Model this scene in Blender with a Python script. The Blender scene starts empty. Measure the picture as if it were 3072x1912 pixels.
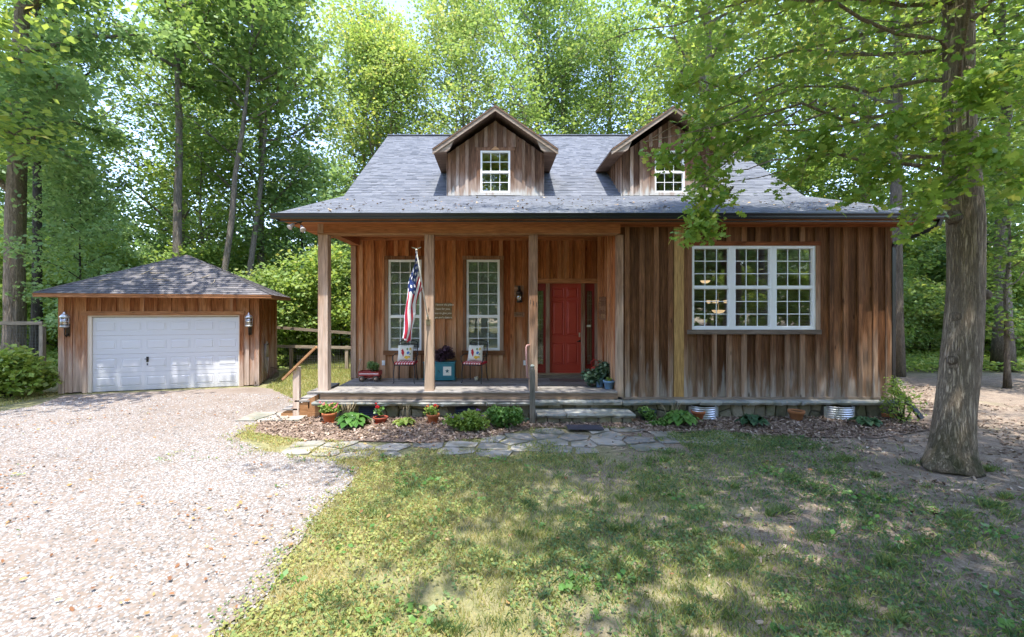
import bpy, math, random
import numpy as np
from mathutils import Vector, Matrix, Quaternion
rnd = random.Random(11)
npr = np.random.default_rng(5)
PI = math.pi
sc = bpy.context.scene
COL = sc.collection
# ---------------------------------------------------------------- camera model (site survey: camera 2.48 m up, facade parallel)
F, PX, PY, CH = 1352.0, 1486.0, 928.0, 2.48
def P(x, y, Y): return Vector(((x-PX)/F*Y, Y, CH-(y-PY)/F*Y))
def G(x, y):
    Y = CH*F/(y-PY); return ((x-PX)/F*Y, Y)
# ---------------------------------------------------------------- objects
def tag(o, label=None, cat=None, group=None, kind=None):
    if label: o['label'] = label
    if cat: o['category'] = cat
    if group: o['group'] = group
    if kind: o['kind'] = kind
    return o
def thing(name, label, cat, loc=(0, 0, 0), rz=0.0, group=None):
    o = bpy.data.objects.new(name, None); COL.objects.link(o)
    o.location = loc; o.rotation_euler = (0, 0, rz); o.empty_display_size = .2
    return tag(o, label, cat, group)
def dup(root, loc=None, rz=None, label=None, group=None, scale=None):
    r = root.copy(); COL.objects.link(r)
    if loc is not None: r.location = loc
    if rz is not None: r.rotation_euler = (0, 0, rz)
    if scale is not None: r.scale = scale
    if label: r['label'] = label
    if group: r['group'] = group
    for ch in list(root.children):
        c = ch.copy(); COL.objects.link(c); c.parent = r
        for g in list(ch.children):
            d = g.copy(); COL.objects.link(d); d.parent = c
    return r
def woff(parent):
    v = Vector((0, 0, 0))
    while parent is not None:
        v += Vector(parent.location); parent = parent.parent
    return v
class MB:
    def __init__(s): s.v = []; s.f = []; s.t = []; s.m = []; s.s = []
    def add(s, vs, fs, tint=None, mi=0, smooth=False):
        b = len(s.v); s.v.extend([tuple(p) for p in vs])
        if tint is None: tint = rnd.random()
        for f in fs:
            s.f.append(tuple(b+i for i in f)); s.t.append(tint); s.m.append(mi); s.s.append(smooth)
        return s
    BF = ((0, 3, 2, 1), (4, 5, 6, 7), (0, 1, 5, 4), (1, 2, 6, 5), (2, 3, 7, 6), (3, 0, 4, 7))
    def box(s, x0, x1, y0, y1, z0, z1, tint=None, mi=0):
        if x0 > x1: x0, x1 = x1, x0
        if y0 > y1: y0, y1 = y1, y0
        if z0 > z1: z0, z1 = z1, z0
        return s.add([(x0, y0, z0), (x1, y0, z0), (x1, y1, z0), (x0, y1, z0), (x0, y0, z1), (x1, y0, z1), (x1, y1, z1), (x0, y1, z1)], s.BF, tint, mi)
    def hexa(s, pts, tint=None, mi=0): return s.add(pts, s.BF, tint, mi)
    def bar(s, p0, p1, w, h, up=(0, 0, 1), tint=None, mi=0):
        p0 = Vector(p0); p1 = Vector(p1); d = (p1-p0).normalized(); u = Vector(up)
        sd = d.cross(u)
        if sd.length < 1e-4: sd = d.cross(Vector((1, 0, 0)))
        sd.normalize(); u = sd.cross(d).normalized()
        a = sd*w/2; b = u*h/2
        return s.hexa([p0-a-b, p0+a-b, p1+a-b, p1-a-b, p0-a+b, p0+a+b, p1+a+b, p1-a+b], tint, mi)
    def tube(s, pts, rad, n=8, tint=None, mi=0, cap=True, smooth=True, wob=0.0):
        pts = [Vector(p) for p in pts]
        if not hasattr(rad, '__len__'): rad = [rad]*len(pts)
        vs = []; fs = []; ref = Vector((1, 0, 0))
        for i, p in enumerate(pts):
            d = (pts[min(i+1, len(pts)-1)]-pts[max(i-1, 0)])
            if d.length < 1e-7: d = Vector((0, 0, 1))
            d.normalize()
            a = ref - d*ref.dot(d)
            if a.length < 1e-3: a = Vector((0, 1, 0)) - d*d.y
            a.normalize(); ref = a; b = d.cross(a)
            for k in range(n):
                t = 2*PI*k/n; r = rad[i]*(1+(rnd.uniform(-wob, wob) if wob else 0))
                vs.append(p+a*math.cos(t)*r+b*math.sin(t)*r)
        for i in range(len(pts)-1):
            for k in range(n):
                k2 = (k+1) % n
                fs.append((i*n+k, i*n+k2, (i+1)*n+k2, (i+1)*n+k))
        if cap: fs.append(tuple(range(n))[::-1]); fs.append(tuple((len(pts)-1)*n+k for k in range(n)))
        return s.add(vs, fs, tint, mi, smooth)
    def lathe(s, prof, c=(0, 0, 0), n=20, tint=None, mi=0, smooth=True, sx=1, sy=1):
        vs = []; fs = []
        for r, z in prof:
            for k in range(n):
                t = 2*PI*k/n; vs.append((c[0]+r*math.cos(t)*sx, c[1]+r*math.sin(t)*sy, c[2]+z))
        for i in range(len(prof)-1):
            for k in range(n):
                k2 = (k+1) % n; fs.append((i*n+k, i*n+k2, (i+1)*n+k2, (i+1)*n+k))
        if prof[0][0] > 1e-4: fs.append(tuple(range(n))[::-1])
        if prof[-1][0] > 1e-4: fs.append(tuple((len(prof)-1)*n+k for k in range(n)))
        return s.add(vs, fs, tint, mi, smooth)
    def slab(s, poly, f0, f1, tint=None, mi=0):
        """poly: list of 2D points, f0/f1 map (a,b) to the two 3D faces"""
        n = len(poly); vs = [f0(a, b) for a, b in poly]+[f1(a, b) for a, b in poly]
        fs = [tuple(range(n))[::-1], tuple(range(n, 2*n))]+[(i, (i+1) % n, n+(i+1) % n, n+i) for i in range(n)]
        return s.add(vs, fs, tint, mi)
    def quad(s, a, b, c, d, tint=None, mi=0): return s.add([a, b, c, d], [(0, 1, 2, 3)], tint, mi)
    def each(s, name, mat, parent=None, world=False, per=6):
        out = []
        for k in range(0, len(s.f), per):
            q = MB(); ids = sorted({i for f in s.f[k:k+per] for i in f}); mp = {i: j for j, i in enumerate(ids)}
            q.v = [s.v[i] for i in ids]; q.f = [tuple(mp[i] for i in f) for f in s.f[k:k+per]]; q.t = s.t[k:k+per]; q.m = s.m[k:k+per]; q.s = s.s[k:k+per]
            out.append(q.build(name, mat, parent, world))
        return out
    def build(s, name, mat, parent=None, world=False, autos=None):
        me = bpy.data.meshes.new(name)
        v = s.v
        if world and parent is not None:
            o3 = woff(parent); v = [(p[0]-o3.x, p[1]-o3.y, p[2]-o3.z) for p in v]
        me.from_pydata(v, [], s.f)
        at = me.attributes.new('tint', 'FLOAT', 'FACE'); at.data.foreach_set('value', s.t)
        for m in (mat if isinstance(mat, (list, tuple)) else [mat]): me.materials.append(m)
        me.polygons.foreach_set('material_index', s.m); me.polygons.foreach_set('use_smooth', s.s)
        me.update()
        o = bpy.data.objects.new(name, me); COL.objects.link(o)
        if parent is not None: o.parent = parent
        return o
def np_mesh(name, V, K, mat, tint=None, parent=None, smooth=False, faces=None):
    """V: (N*K,3) with every K vertices one face; or faces: (M,k) index array"""
    me = bpy.data.meshes.new(name)
    V = np.asarray(V, dtype=np.float32).reshape(-1, 3)
    if faces is None: faces = np.arange(len(V), dtype=np.int32).reshape(-1, K)
    faces = np.asarray(faces, dtype=np.int32); k = faces.shape[1]; M = len(faces)
    me.vertices.add(len(V)); me.vertices.foreach_set('co', V.ravel())
    me.loops.add(M*k); me.loops.foreach_set('vertex_index', faces.ravel())
    me.polygons.add(M); me.polygons.foreach_set('loop_start', np.arange(M, dtype=np.int32)*k)
    me.polygons.foreach_set('loop_total', np.full(M, k, dtype=np.int32))
    me.update(calc_edges=True)
    if tint is not None:
        at = me.attributes.new('tint', 'FLOAT', 'FACE'); at.data.foreach_set('value', np.asarray(tint, dtype=np.float32))
    if smooth: me.polygons.foreach_set('use_smooth', np.ones(M, dtype=bool))
    me.materials.append(mat)
    o = bpy.data.objects.new(name, me); COL.objects.link(o)
    if parent is not None: o.parent = parent
    return o
# ---------------------------------------------------------------- materials
class N:
    def __init__(s, name, rough=.8, spec=.3):
        m = bpy.data.materials.new(name); m.use_nodes = True; s.m = m; s.t = m.node_tree
        s.n = s.t.nodes; s.n.clear(); s.out = s.n.new('ShaderNodeOutputMaterial')
        s.b = s.n.new('ShaderNodeBsdfPrincipled'); s.b.inputs['Roughness'].default_value = rough
        s.b.inputs['Specular IOR Level'].default_value = spec
        s.t.links.new(s.b.outputs[0], s.out.inputs[0])
    def l(s, a, b): s.t.links.new(a, b)
    def put(s, sock, v):
        if hasattr(v, 'is_linked') or hasattr(v, 'links'): s.l(v, sock)
        else:
            if hasattr(sock.default_value, '__len__') and not hasattr(v, '__len__'): v = (v, v, v, 1)[:len(sock.default_value)]
            if hasattr(v, '__len__') and len(v) == 3 and len(sock.default_value) == 4: v = (*v, 1)
            sock.default_value = v
    def obj(s): return s.n.new('ShaderNodeTexCoord').outputs['Object']
    def map(s, v, scale=(1, 1, 1), add=None):
        m = s.n.new('ShaderNodeVectorMath'); m.operation = 'MULTIPLY'; s.l(v, m.inputs[0]); m.inputs[1].default_value = scale
        o = m.outputs[0]
        if add is not None:
            a = s.n.new('ShaderNodeVectorMath'); a.operation = 'ADD'; s.l(o, a.inputs[0]); s.put(a.inputs[1], add); o = a.outputs[0]
        return o
    def noise(s, v, scale=5, detail=4, rough=.55, dist=0):
        t = s.n.new('ShaderNodeTexNoise'); s.l(v, t.inputs['Vector']); t.inputs['Scale'].default_value = scale
        t.inputs['Detail'].default_value = detail; t.inputs['Roughness'].default_value = rough; t.inputs['Distortion'].default_value = dist
        return t.outputs['Fac']
    def voro(s, v, scale=5, feat='F1'):
        t = s.n.new('ShaderNodeTexVoronoi'); s.l(v, t.inputs['Vector']); t.inputs['Scale'].default_value = scale; t.feature = feat
        return t
    def tint(s):
        a = s.n.new('ShaderNodeAttribute'); a.attribute_name = 'tint'; return a.outputs['Fac']
    def math(s, op, a, b=0.0, clamp=False):
        m = s.n.new('ShaderNodeMath'); m.operation = op; m.use_clamp = clamp; s.put(m.inputs[0], a); s.put(m.inputs[1], b); return m.outputs[0]
    def rng(s, v, a, b, c=0.0, d=1.0, smooth=False):
        m = s.n.new('ShaderNodeMapRange'); s.put(m.inputs[0], v)
        if smooth: m.interpolation_type = 'SMOOTHSTEP'
        for i, x in enumerate((a, b, c, d)): m.inputs[1+i].default_value = x
        return m.outputs[0]
    def mix(s, f, a, b, mode='MIX'):
        m = s.n.new('ShaderNodeMix'); m.data_type = 'RGBA'; m.blend_type = mode
        s.put(m.inputs[0], f); s.put(m.inputs[6], a); s.put(m.inputs[7], b); return m.outputs[2]
    def ramp(s, f, stops):
        r = s.n.new('ShaderNodeValToRGB'); s.l(f, r.inputs[0]); e = r.color_ramp.elements
        e[0].position = stops[0][0]; e[0].color = (*stops[0][1], 1); e[1].position = stops[-1][0]; e[1].color = (*stops[-1][1], 1)
        for p, c in stops[1:-1]:
            q = e.new(p); q.color = (*c, 1)
        return r.outputs[0]
    def sep(s, v):
        m = s.n.new('ShaderNodeSeparateXYZ'); s.l(v, m.inputs[0]); return m.outputs
    def col(s, c): s.put(s.b.inputs['Base Color'], c); return s
    def bump(s, h, strength=.3, dist=.01):
        b = s.n.new('ShaderNodeBump'); s.l(h, b.inputs['Height']); b.inputs['Strength'].default_value = strength; b.inputs['Distance'].default_value = dist
        s.l(b.outputs[0], s.b.inputs['Normal']); return s
def plain(name, c, rough=.7, spec=.3, var=.12, scale=9, metal=0, bump=.1):
    n = N(name, rough, spec); f = n.noise(n.obj(), scale, 5)
    lo = tuple(x*(1-var) for x in c); hi = tuple(min(1, x*(1+var)) for x in c)
    n.col(n.mix(f, lo, hi)); n.b.inputs['Metallic'].default_value = metal
    if bump: n.bump(n.noise(n.obj(), scale*5, 3), bump, .004)
    return n.m
def wood(name, c0, c1, axis='z', wz=None, wc=(.26, .23, .20), wamt=.8, streak=None, rough=.85, grain=22):
    n = N(name, rough, .15); o = n.obj(); t = n.tint()
    g = {'z': (grain, grain, 1.1), 'x': (1.1, grain, grain), 'y': (grain, 1.1, grain)}[axis]
    cx = n.n.new('ShaderNodeCombineXYZ')
    for i in range(3): n.l(n.math('MULTIPLY', t, 37.0+i*11), cx.inputs[i])
    v = n.map(o, g, cx.outputs[0])
    gr = n.noise(v, 1.0, 6, .62, .3); fine = n.noise(n.map(o, tuple(k*3.2 for k in g)), 1.0, 3, .6)
    big = n.noise(n.map(o, tuple(.16*k+.5 for k in g), cx.outputs[0]), 1.0, 3, .6)
    f = n.math('ADD', n.math('MULTIPLY', gr, .9), n.math('MULTIPLY', t, .55)); f = n.math('ADD', f, n.math('MULTIPLY', big, .8))
    f = n.rng(f, .80, 1.46)
    c = n.mix(f, c0, c1)
    c = n.mix(n.rng(fine, .35, .7), n.mix(.55, c, (.0, .0, .0), 'MIX'), c)
    if wz:
        z = n.sep(o)[2]
        w = n.math('ADD', n.rng(z, wz[1], wz[0], 0, 1.0), n.math('MULTIPLY', n.math('SUBTRACT', big, .5), 1.7))
        w = n.math('ADD', w, n.math('MULTIPLY', n.math('SUBTRACT', t, .5), .5))
        w = n.math('MULTIPLY', n.rng(w, .15, .95, smooth=True), wamt)
        gc = n.mix(n.rng(gr, .3, .7), tuple(k*.6 for k in wc), tuple(min(1, k*1.35) for k in wc))
        c = n.mix(w, c, gc)
        if streak:
            s2 = n.math('MULTIPLY', n.rng(n.math('ADD', n.noise(n.map(o, (7, 7, .9)), 1, 4, .6), n.rng(z, streak[0], streak[1], .25, -.2)), .58, .8, smooth=True), streak[2])
            c = n.mix(s2, c, (.50, .49, .46))
    kn = n.voro(n.map(o, {'z': (5, 5, 1.3), 'x': (1.3, 5, 5), 'y': (5, 1.3, 5)}[axis], cx.outputs[0]), 1.0)
    c = n.mix(n.rng(kn.outputs['Distance'], .05, .10, .8, 0), c, tuple(k*.25 for k in c0))
    n.col(c); n.bump(n.math('ADD', gr, fine), .35, .006)
    return n.m
def leafmat(name, stops, trans=.45, rough=.5, hv=.04):
    n = N(name, rough, .35); t = n.tint()
    oi = n.n.new('ShaderNodeObjectInfo')
    f = n.math('ADD', t, n.math('MULTIPLY', n.math('SUBTRACT', oi.outputs['Random'], .5), .45))
    c = n.ramp(n.rng(f, 0, 1), stops); n.col(c)
    tr = n.n.new('ShaderNodeBsdfTranslucent'); n.l(n.mix(1.0, c, (1.32, 1.24, .8), 'MULTIPLY'), tr.inputs[0])
    mx = n.n.new('ShaderNodeMixShader'); mx.inputs[0].default_value = trans
    n.l(n.b.outputs[0], mx.inputs[1]); n.l(tr.outputs[0], mx.inputs[2]); n.l(mx.outputs[0], n.out.inputs[0])
    return n.m
def glass(name, fac=.16, tintc=(.9, .93, .92), wav=0):
    n = N(name); g = n.n.new('ShaderNodeBsdfGlossy'); g.inputs['Roughness'].default_value = .015
    tr = n.n.new('ShaderNodeBsdfTransparent'); tr.inputs[0].default_value = (*tintc, 1)
    lw = n.n.new('ShaderNodeLayerWeight'); lw.inputs[0].default_value = .35
    f = n.math('ADD', n.math('MULTIPLY', lw.outputs['Fresnel'], .8), fac, True)
    mx = n.n.new('ShaderNodeMixShader'); n.l(f, mx.inputs[0]); n.l(tr.outputs[0], mx.inputs[1]); n.l(g.outputs[0], mx.inputs[2]); n.l(mx.outputs[0], n.out.inputs[0])
    b = n.n.new('ShaderNodeBump'); b.inputs['Strength'].default_value = .05+wav; b.inputs['Distance'].default_value = .02
    n.l(n.noise(n.obj(), 2.2, 2), b.inputs['Height']); n.l(b.outputs[0], g.inputs['Normal'])
    return n.m
def emit(name, c, s):
    n = N(name); e = n.n.new('ShaderNodeEmission'); e.inputs[0].default_value = (*c, 1); e.inputs[1].default_value = s
    n.l(e.outputs[0], n.out.inputs[0]); return n.m
def bark(name, c0, c1, moss=0.0, sz=1.0, crack=.6):
    n = N(name, .95, .1); o = n.obj()
    a = n.noise(n.map(o, (26*sz, 26*sz, 5*sz)), 1, 6, .7, .8); v = n.noise(n.map(o, (38*sz, 38*sz, 2.6*sz)), 1, 7, .72, .7)
    e = n.rng(n.math('ABSOLUTE', n.math('SUBTRACT', v, .5)), 0, .075)
    b = n.noise(o, 1.3, 4)
    c = n.mix(n.rng(a, .3, .7), c0, c1); c = n.mix(n.math('MULTIPLY', n.rng(e, 0, .7, 1, 0), crack), c, tuple(k*.25 for k in c0))
    c = n.mix(n.rng(b, .45, .65, 0, .35), c, tuple(k*.5 for k in c0))
    if moss:
        z = n.sep(o)[2]; w = n.math('MULTIPLY', n.rng(z, .0, .95, 1.2, 0), n.rng(n.noise(o, 3.5, 5), .34, .56)); c = n.mix(n.math('MULTIPLY', w, moss), c, (.045, .06, .02))
    n.col(c); n.bump(n.math('ADD', n.math('MULTIPLY', e, .8), a), .9, .03*sz if sz > .5 else .03); return n.m
def srgb(r, g, b):
    f = lambda u: (u/255/12.92) if u <= 10 else ((u/255+.055)/1.055)**2.4
    return (f(r), f(g), f(b))
# ---------------------------------------------------------------- named materials
W_back = wood('cedar_porch_wall', (0.33, 0.088, 0.025), (0.70, 0.26, 0.088), 'z', (.7, 2.8), (0.47, 0.29, 0.175), .8)
W_batten = wood('cedar_porch_batten', (0.37, 0.12, 0.04), (0.70, 0.30, 0.12), 'z', (.7, 2.7), (0.52, 0.34, 0.22), .75)
W_wing = wood('weathered_wing_board', (0.10, 0.042, 0.017), (0.29, 0.125, 0.052), 'z', (.35, 2.2), (0.27, 0.19, 0.13), .6, (.4, 2.0, .4))
W_wingb = wood('weathered_wing_batten', (0.13, 0.058, 0.025), (0.36, 0.165, 0.072), 'z', (.4, 2.6), (0.32, 0.235, 0.165), .65, (.4, 1.8, .4))
W_red = wood('red_cedar_beam', (0.36, 0.12, 0.045), (0.64, 0.27, 0.11), 'x')
W_redy = wood('red_cedar_side_beam', (0.311, 0.108, 0.041), (0.594, 0.243, 0.101), 'y')
W_frz = wood('dark_cedar_frieze', (0.221, 0.068, 0.023), (0.468, 0.163, 0.058), 'x')
W_post = wood('weathered_post_wood', (0.30, 0.15, 0.08), (0.52, 0.31, 0.19), 'z', (.7, 4.2), (0.47, 0.36, 0.27), .7)
W_postl = wood('bleached_post_wood', (.40, .21, .12), (.60, .40, .27), 'z', (.6, 3.6), (.60, .50, .42), .7)
W_trimx = wood('window_board_wood', (0.230, 0.098, 0.044), (0.437, 0.230, 0.127), 'x')
W_trimz = wood('window_casing_wood', (0.230, 0.098, 0.044), (0.437, 0.230, 0.127), 'z', (1.0, 3.6), (0.345, 0.253, 0.184), .8)
W_grey = wood('grey_sill_wood', (0.184, 0.138, 0.103), (0.391, 0.310, 0.241), 'x')
W_deck = wood('grey_deck_wood', (.24, .22, .20), (.46, .43, .40), 'x')
W_skirt = wood('skirt_wood', (0.220, 0.143, 0.094), (0.462, 0.341, 0.253), 'x')
W_orange = wood('fresh_cedar_wood', (.42, .20, .085), (.62, .36, .18), 'x')
W_pine = wood('new_pine_board', (.56, .33, .12), (.66, .43, .18), 'z')
W_dormb = wood('dormer_batten', (0.276, 0.172, 0.115), (0.483, 0.322, 0.230), 'z', (6.2, 7.0), (0.575, 0.517, 0.460), .6, (6.1, 6.55, .9))
W_dorm = wood('dormer_board', (.13, .07, .043), (.34, .18, .105), 'z', (6.2, 7.0), (.45, .37, .31), .55, (6.1, 6.6, 1.0))
W_dormx = wood('dormer_trim', (0.184, 0.115, 0.078), (0.345, 0.230, 0.161), 'x')
W_fasc = wood('pale_fascia', (.36, .27, .20), (.56, .46, .37), 'x')
W_gar = wood('garage_board', (0.308, 0.110, 0.044), (0.572, 0.270, 0.121), 'z', (.2, 2.4), (.46, .36, .29), .92)
W_garx = wood('garage_trim', (0.308, 0.121, 0.050), (0.550, 0.275, 0.132), 'x')
W_fence = wood('fence_wood', (.28, .22, .16), (.5, .42, .32), 'x')
W_fencez = wood('fence_post_wood', (.28, .22, .16), (.5, .42, .32), 'z')
def shingle(name, a, b, c):
    n = N(name, .95, .1); t = n.tint(); o = n.obj()
    col = n.ramp(t, [(0, a), (.5, b), (1, c)]); sp = n.noise(o, 120, 2, .7); big = n.noise(o, .7, 4)
    col = n.mix(n.rng(sp, .35, .65), n.mix(.35, col, (0, 0, 0)), col); col = n.mix(n.rng(big, .4, .7, 0, .25), col, c)
    n.col(col); n.bump(sp, .4, .004); return n.m
R_shin = shingle('asphalt_shingle', (.135, .148, .17), (.165, .178, .202), (.205, .217, .24))
R_garsh = shingle('garage_shingle', (.075, .077, .085), (.13, .125, .13), (.21, .195, .19))
def stonemat(name, a, b, c, moss=.5, sc_=5):
    n = N(name, .9, .15); t = n.tint(); o = n.obj(); x = n.noise(o, sc_, 6, .65)
    col = n.mix(n.rng(n.math('ADD', x, n.math('MULTIPLY', t, .6)), .45, 1.05), a, b); col = n.mix(n.rng(n.noise(o, sc_*4, 4), .5, .7), col, c)
    col = n.mix(n.math('MULTIPLY', n.rng(n.noise(o, 2.3, 5), .48, .62), moss), col, (.09, .105, .04))
    n.col(col); n.bump(n.noise(o, sc_*5, 5, .7), .6, .012); return n.m
S_found = stonemat('fieldstone', (.13, .12, .085), (.30, .27, .2), (.2, .17, .12), .55)
S_cap = stonemat('flag_cap_stone', (.20, .22, .215), (.42, .42, .38), (.36, .31, .25), .3, 3)
S_path = stonemat('flagstone_slab', (.17, .17, .16), (.35, .33, .285), (.33, .26, .19), .4, 2.6)
S_mort = plain('mortar', (.10, .09, .07), .95, .1, .3)
WHITE = plain('white_vinyl', (.80, .80, .79), .35, .5, .03, 3, 0, .0)
MUNT = WHITE
BLIND = plain('blind_slat', (.60, .59, .55), .5, .3, .05)
def door_red():
    n = N('red_door_paint', .42, .45); n.col(n.mix(n.noise(n.obj(), 3, 4), (.36, .035, .018), (.43, .048, .025))); return n.m
REDP = door_red(); REDF = plain('dark_red_paint', (.22, .018, .012), .45, .4, .08)
GUT = plain('black_gutter_metal', (.012, .012, .014), .28, .6, .1, 4, 0, 0)
BRONZE = plain('dark_bronze', (.05, .035, .025), .4, .5, .2, 9, .7)
BRASS = plain('brushed_nickel', (.50, .45, .36), .3, .5, .1, 9, .9)
IRON = plain('black_wrought_iron', (.022, .022, .024), .5, .4, .1)
GALV = plain('galvanized_steel', (.55, .57, .58), .38, .5, .18, 5, .75)
TERRA = plain('terracotta', (.44, .15, .065), .85, .2, .2, 12)
BLUEP = plain('blue_glazed_pot', (.13, .24, .38), .35, .5, .06)
DKPOT = plain('dark_green_pot', (.03, .045, .04), .5, .4, .1)
VENT = plain('dark_vent_metal', (.035, .04, .075), .5, .4, .1)
SOIL = plain('potting_soil', (.05, .035, .025), .95, .1, .3, 30)
GLASS = glass('window_glass', .10); GLASS2 = glass('sidelight_glass', .18, (.8, .82, .7), .4); LGLASS = glass('lamp_glass', .25, (.95, .93, .85))
ROOM = plain('interior_wall_paint', (.40, .22, .16), .8, .2, .1, 2)
ROOMC = plain('interior_ceiling_paint', (.50, .15, .11), .8, .2, .1, 2)
ROOMF = plain('interior_floor', (.10, .06, .035), .6, .3, .2, 2)
DARK = plain('dark_void', (.02, .02, .02), .9, .1, .1)
# ================================================================ THE HOUSE
YW, YB, YD = 10.4, 12.23, 14.25
XL, XR, XP = -3.86, 9.09, 2.80
ZD, ZC = .61, 4.43
house = thing('house', 'weathered brown cedar board house with grey shingle roof, two dormers and a columned front porch', 'house', (2.6, YW, 0))
def B(mb, name, mat, parent=None): return mb.build(name, mat, parent or house, True)
def boards(mb, bat, a0, a1, z0, z1, ops, pitch, fn, bw=.105, phase=0.0, sides=.0):
    """board-and-batten: boards thickness behind d=0..; battens proud; fn(a,d,z)->3D"""
    def seg(al, ah, blockers):
        cuts = [(z0, z1)]
        for (oa, ob, oc, od) in blockers:
            if ah > oa+1e-4 and al < ob-1e-4:
                nc = []
                for (c0, c1) in cuts:
                    if od <= c0 or oc >= c1: nc.append((c0, c1)); continue
                    if oc > c0: nc.append((c0, oc))
                    if od < c1: nc.append((od, c1))
                cuts = nc
        return [c for c in cuts if c[1]-c[0] > .01]
    def put(m, al, ah, zl, zh, d0, d1, t):
        pts = [fn(al, d0, zl), fn(ah, d0, zl), fn(ah, d1, zl), fn(al, d1, zl), fn(al, d0, zh), fn(ah, d0, zh), fn(ah, d1, zh), fn(al, d1, zh)]
        m.hexa(pts, t)
    edges = sorted({x for o in ops for x in o[:2] if a0 < x < a1})
    a = a0-phase
    while a < a1:
        b = min(a+pitch, a1); l = max(a, a0); t = rnd.random(); dj = rnd.uniform(0, .005)
        if b > l:
            cs = [l]+[e for e in edges if l < e < b]+[b]
            for i in range(len(cs)-1):
                for (zl, zh) in seg(cs[i], cs[i+1], ops): put(mb, cs[i]+(.002 if cs[i] == l else 0), cs[i+1], zl, zh, -.03, .004+dj, t)
        a += pitch
    a = a0-phase
    while a < a1+.01:
        w = bw*rnd.uniform(.85, 1.15); c = a+rnd.uniform(-.008, .008); t = rnd.random(); l, r = max(a0, c-w/2), min(a1, c+w/2)
        if r-l > .02:
            cs = [l]+[e for e in edges if l < e < r]+[r]
            for i in range(len(cs)-1):
                for (zl, zh) in seg(cs[i], cs[i+1], ops): put(bat, cs[i], cs[i+1], zl, zh, .0, .052+rnd.uniform(0, .004), t)
        a += pitch
fb = lambda a, d, z: (a, YB-d, z)
fw = lambda a, d, z: (a, YW-d, z)
# openings (with casings)
WIN = [(-2.90, -2.0), (-.78, .12)]
wz0, wz1 = 1.36, 3.82
opb = [(x0-.10, x1+.10, wz0-.11, wz1+.10) for x0, x1 in WIN]+[(1.02, 2.78, ZD, 3.31)]
m1, m2 = MB(), MB(); boards(m1, m2, XL, 2.78, ZD, 4.34, opb, .316, fb, .11, .1)
o = B(m1, 'porch_wall', W_back); B(m2, 'batten', W_batten, o)
opw = [(4.43, 7.46, 1.92, 4.03)]
m1, m2 = MB(), MB(); boards(m1, m2, XP+.02, XR-.02, .46, 4.37, opw, .335, fw, .10, .12)
ww = B(m1, 'wing_wall', W_wing); B(m2, 'batten', W_wingb, ww)
m = MB(); m.box(4.105, 4.38, YW-.05, YW+.0, .465, 4.366); o = B(m, 'new_board', W_pine, ww); o['label'] = 'pale yellow unpainted replacement board'
# recess wall (right side of porch)
fr = lambda a, d, z: (2.78-d, a, z)
m1, m2 = MB(), MB(); boards(m1, m2, 10.47, YB-.03, ZD, 4.42, [], .26, fr, .10, .05)
rw = B(m1, 'recess_wall', W_back); B(m2, 'batten', W_batten, rw)
# outer side walls + back
m = MB()
for X0, sgn in ((XL, -1), (XR, 1)):
    y0 = YB+.02 if sgn < 0 else YW+.02
    y = y0
    while y < 29.8:
        y2 = min(y+.33, 29.8)
        ztop = lambda yy: (4.45+(yy-10)*.33 if yy < YD else 6.0+(yy-YD)*.70) if yy < 20 else 10.0-(yy-20)*.7*.62
        zt = max(4.3, min(ztop(y), ztop(y2))-.1)
        m.box(X0-.02, X0+.02, y, y2-.004, .4, zt); m.box(X0+sgn*.02, X0+sgn*.045, y-.05, y+.05, .4, zt); y = y2
m.box(XL, XR, 29.8, 29.9, .4, 5)
B(m, 'side_wall', W_wing)
# corner boards
m = MB()
m.box(XL-.05, XL+.09, YB-.05, YB+.06, ZD, 4.2); m.box(XR-.10, XR+.03, YW-.045, YW+.1, .46, 4.37)
m.box(2.78, 2.94, YW-.05, YW+.06, .46, 4.19)
m.each('corner_board', W_post, house, True)
# beams / frieze / soffit / ceiling
m = MB(); m.box(-4.06, 2.86, YW-.10, YW+.12, 4.21, ZC); o = B(m, 'porch_beam', W_red)
m = MB(); m.box(-4.07, 2.79, YW-.13, YW+.14, 4.185, 4.21); B(m, 'beam_board', W_orange, o)
m = MB(); m.box(-4.06, -3.93, YW-.115, YW-.1, 4.21, ZC); B(m, 'beam_end', W_post, o)
m = MB(); m.box(-3.88, -3.66, YW+.14, YB-.06, 4.20, ZC); B(m, 'side_beam', W_redy)
m = MB(); m.box(XP+.06, XR+.35, YW-.06, YW+.02, 4.37, ZC); B(m, 'frieze', W_frz)
m = MB(); m.box(-3.7, 2.77, YB-.05, YB-.0, 4.34, ZC); m.box(-3.7, 2.77, YB-.075, YB-.05, 4.40, ZC); B(m, 'wall_frieze', W_red)
m = MB(); y = 9.88
while y < YB+.1:
    m.box(-4.72, 9.66 if y < 10.45 else 2.76, y, y+.135, ZC, ZC+.02); y += .139
B(m, 'soffit', W_red)
# deck
m = MB(); y = 10.2; k = 0
while y < YB-.01:
    x0 = -3.82 if y > 10.58 else -4.12; y2 = min(y+.137, YB)
    xs = [x0]+sorted(rnd.uniform(-3, 2.2) for _ in range(2))+[2.77]
    for i in range(3): m.box(xs[i]+.002, xs[i+1]-.002, y, y2-.006, ZD-.032, ZD+rnd.uniform(-.002, .002))
    y += .139
deck = B(m, 'deck', W_deck)
m = MB(); m.box(-3.98, 2.78, 10.225, 10.255, .44, .575); m.box(-3.80, -3.76, 10.26, YB, .1, .575); B(m, 'deck_skirt', W_skirt, deck)
m = MB(); m.box(-4.02, 1.0, 10.12, 10.30, .385, .425); B(m, 'deck_ledge', W_deck, deck)
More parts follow.
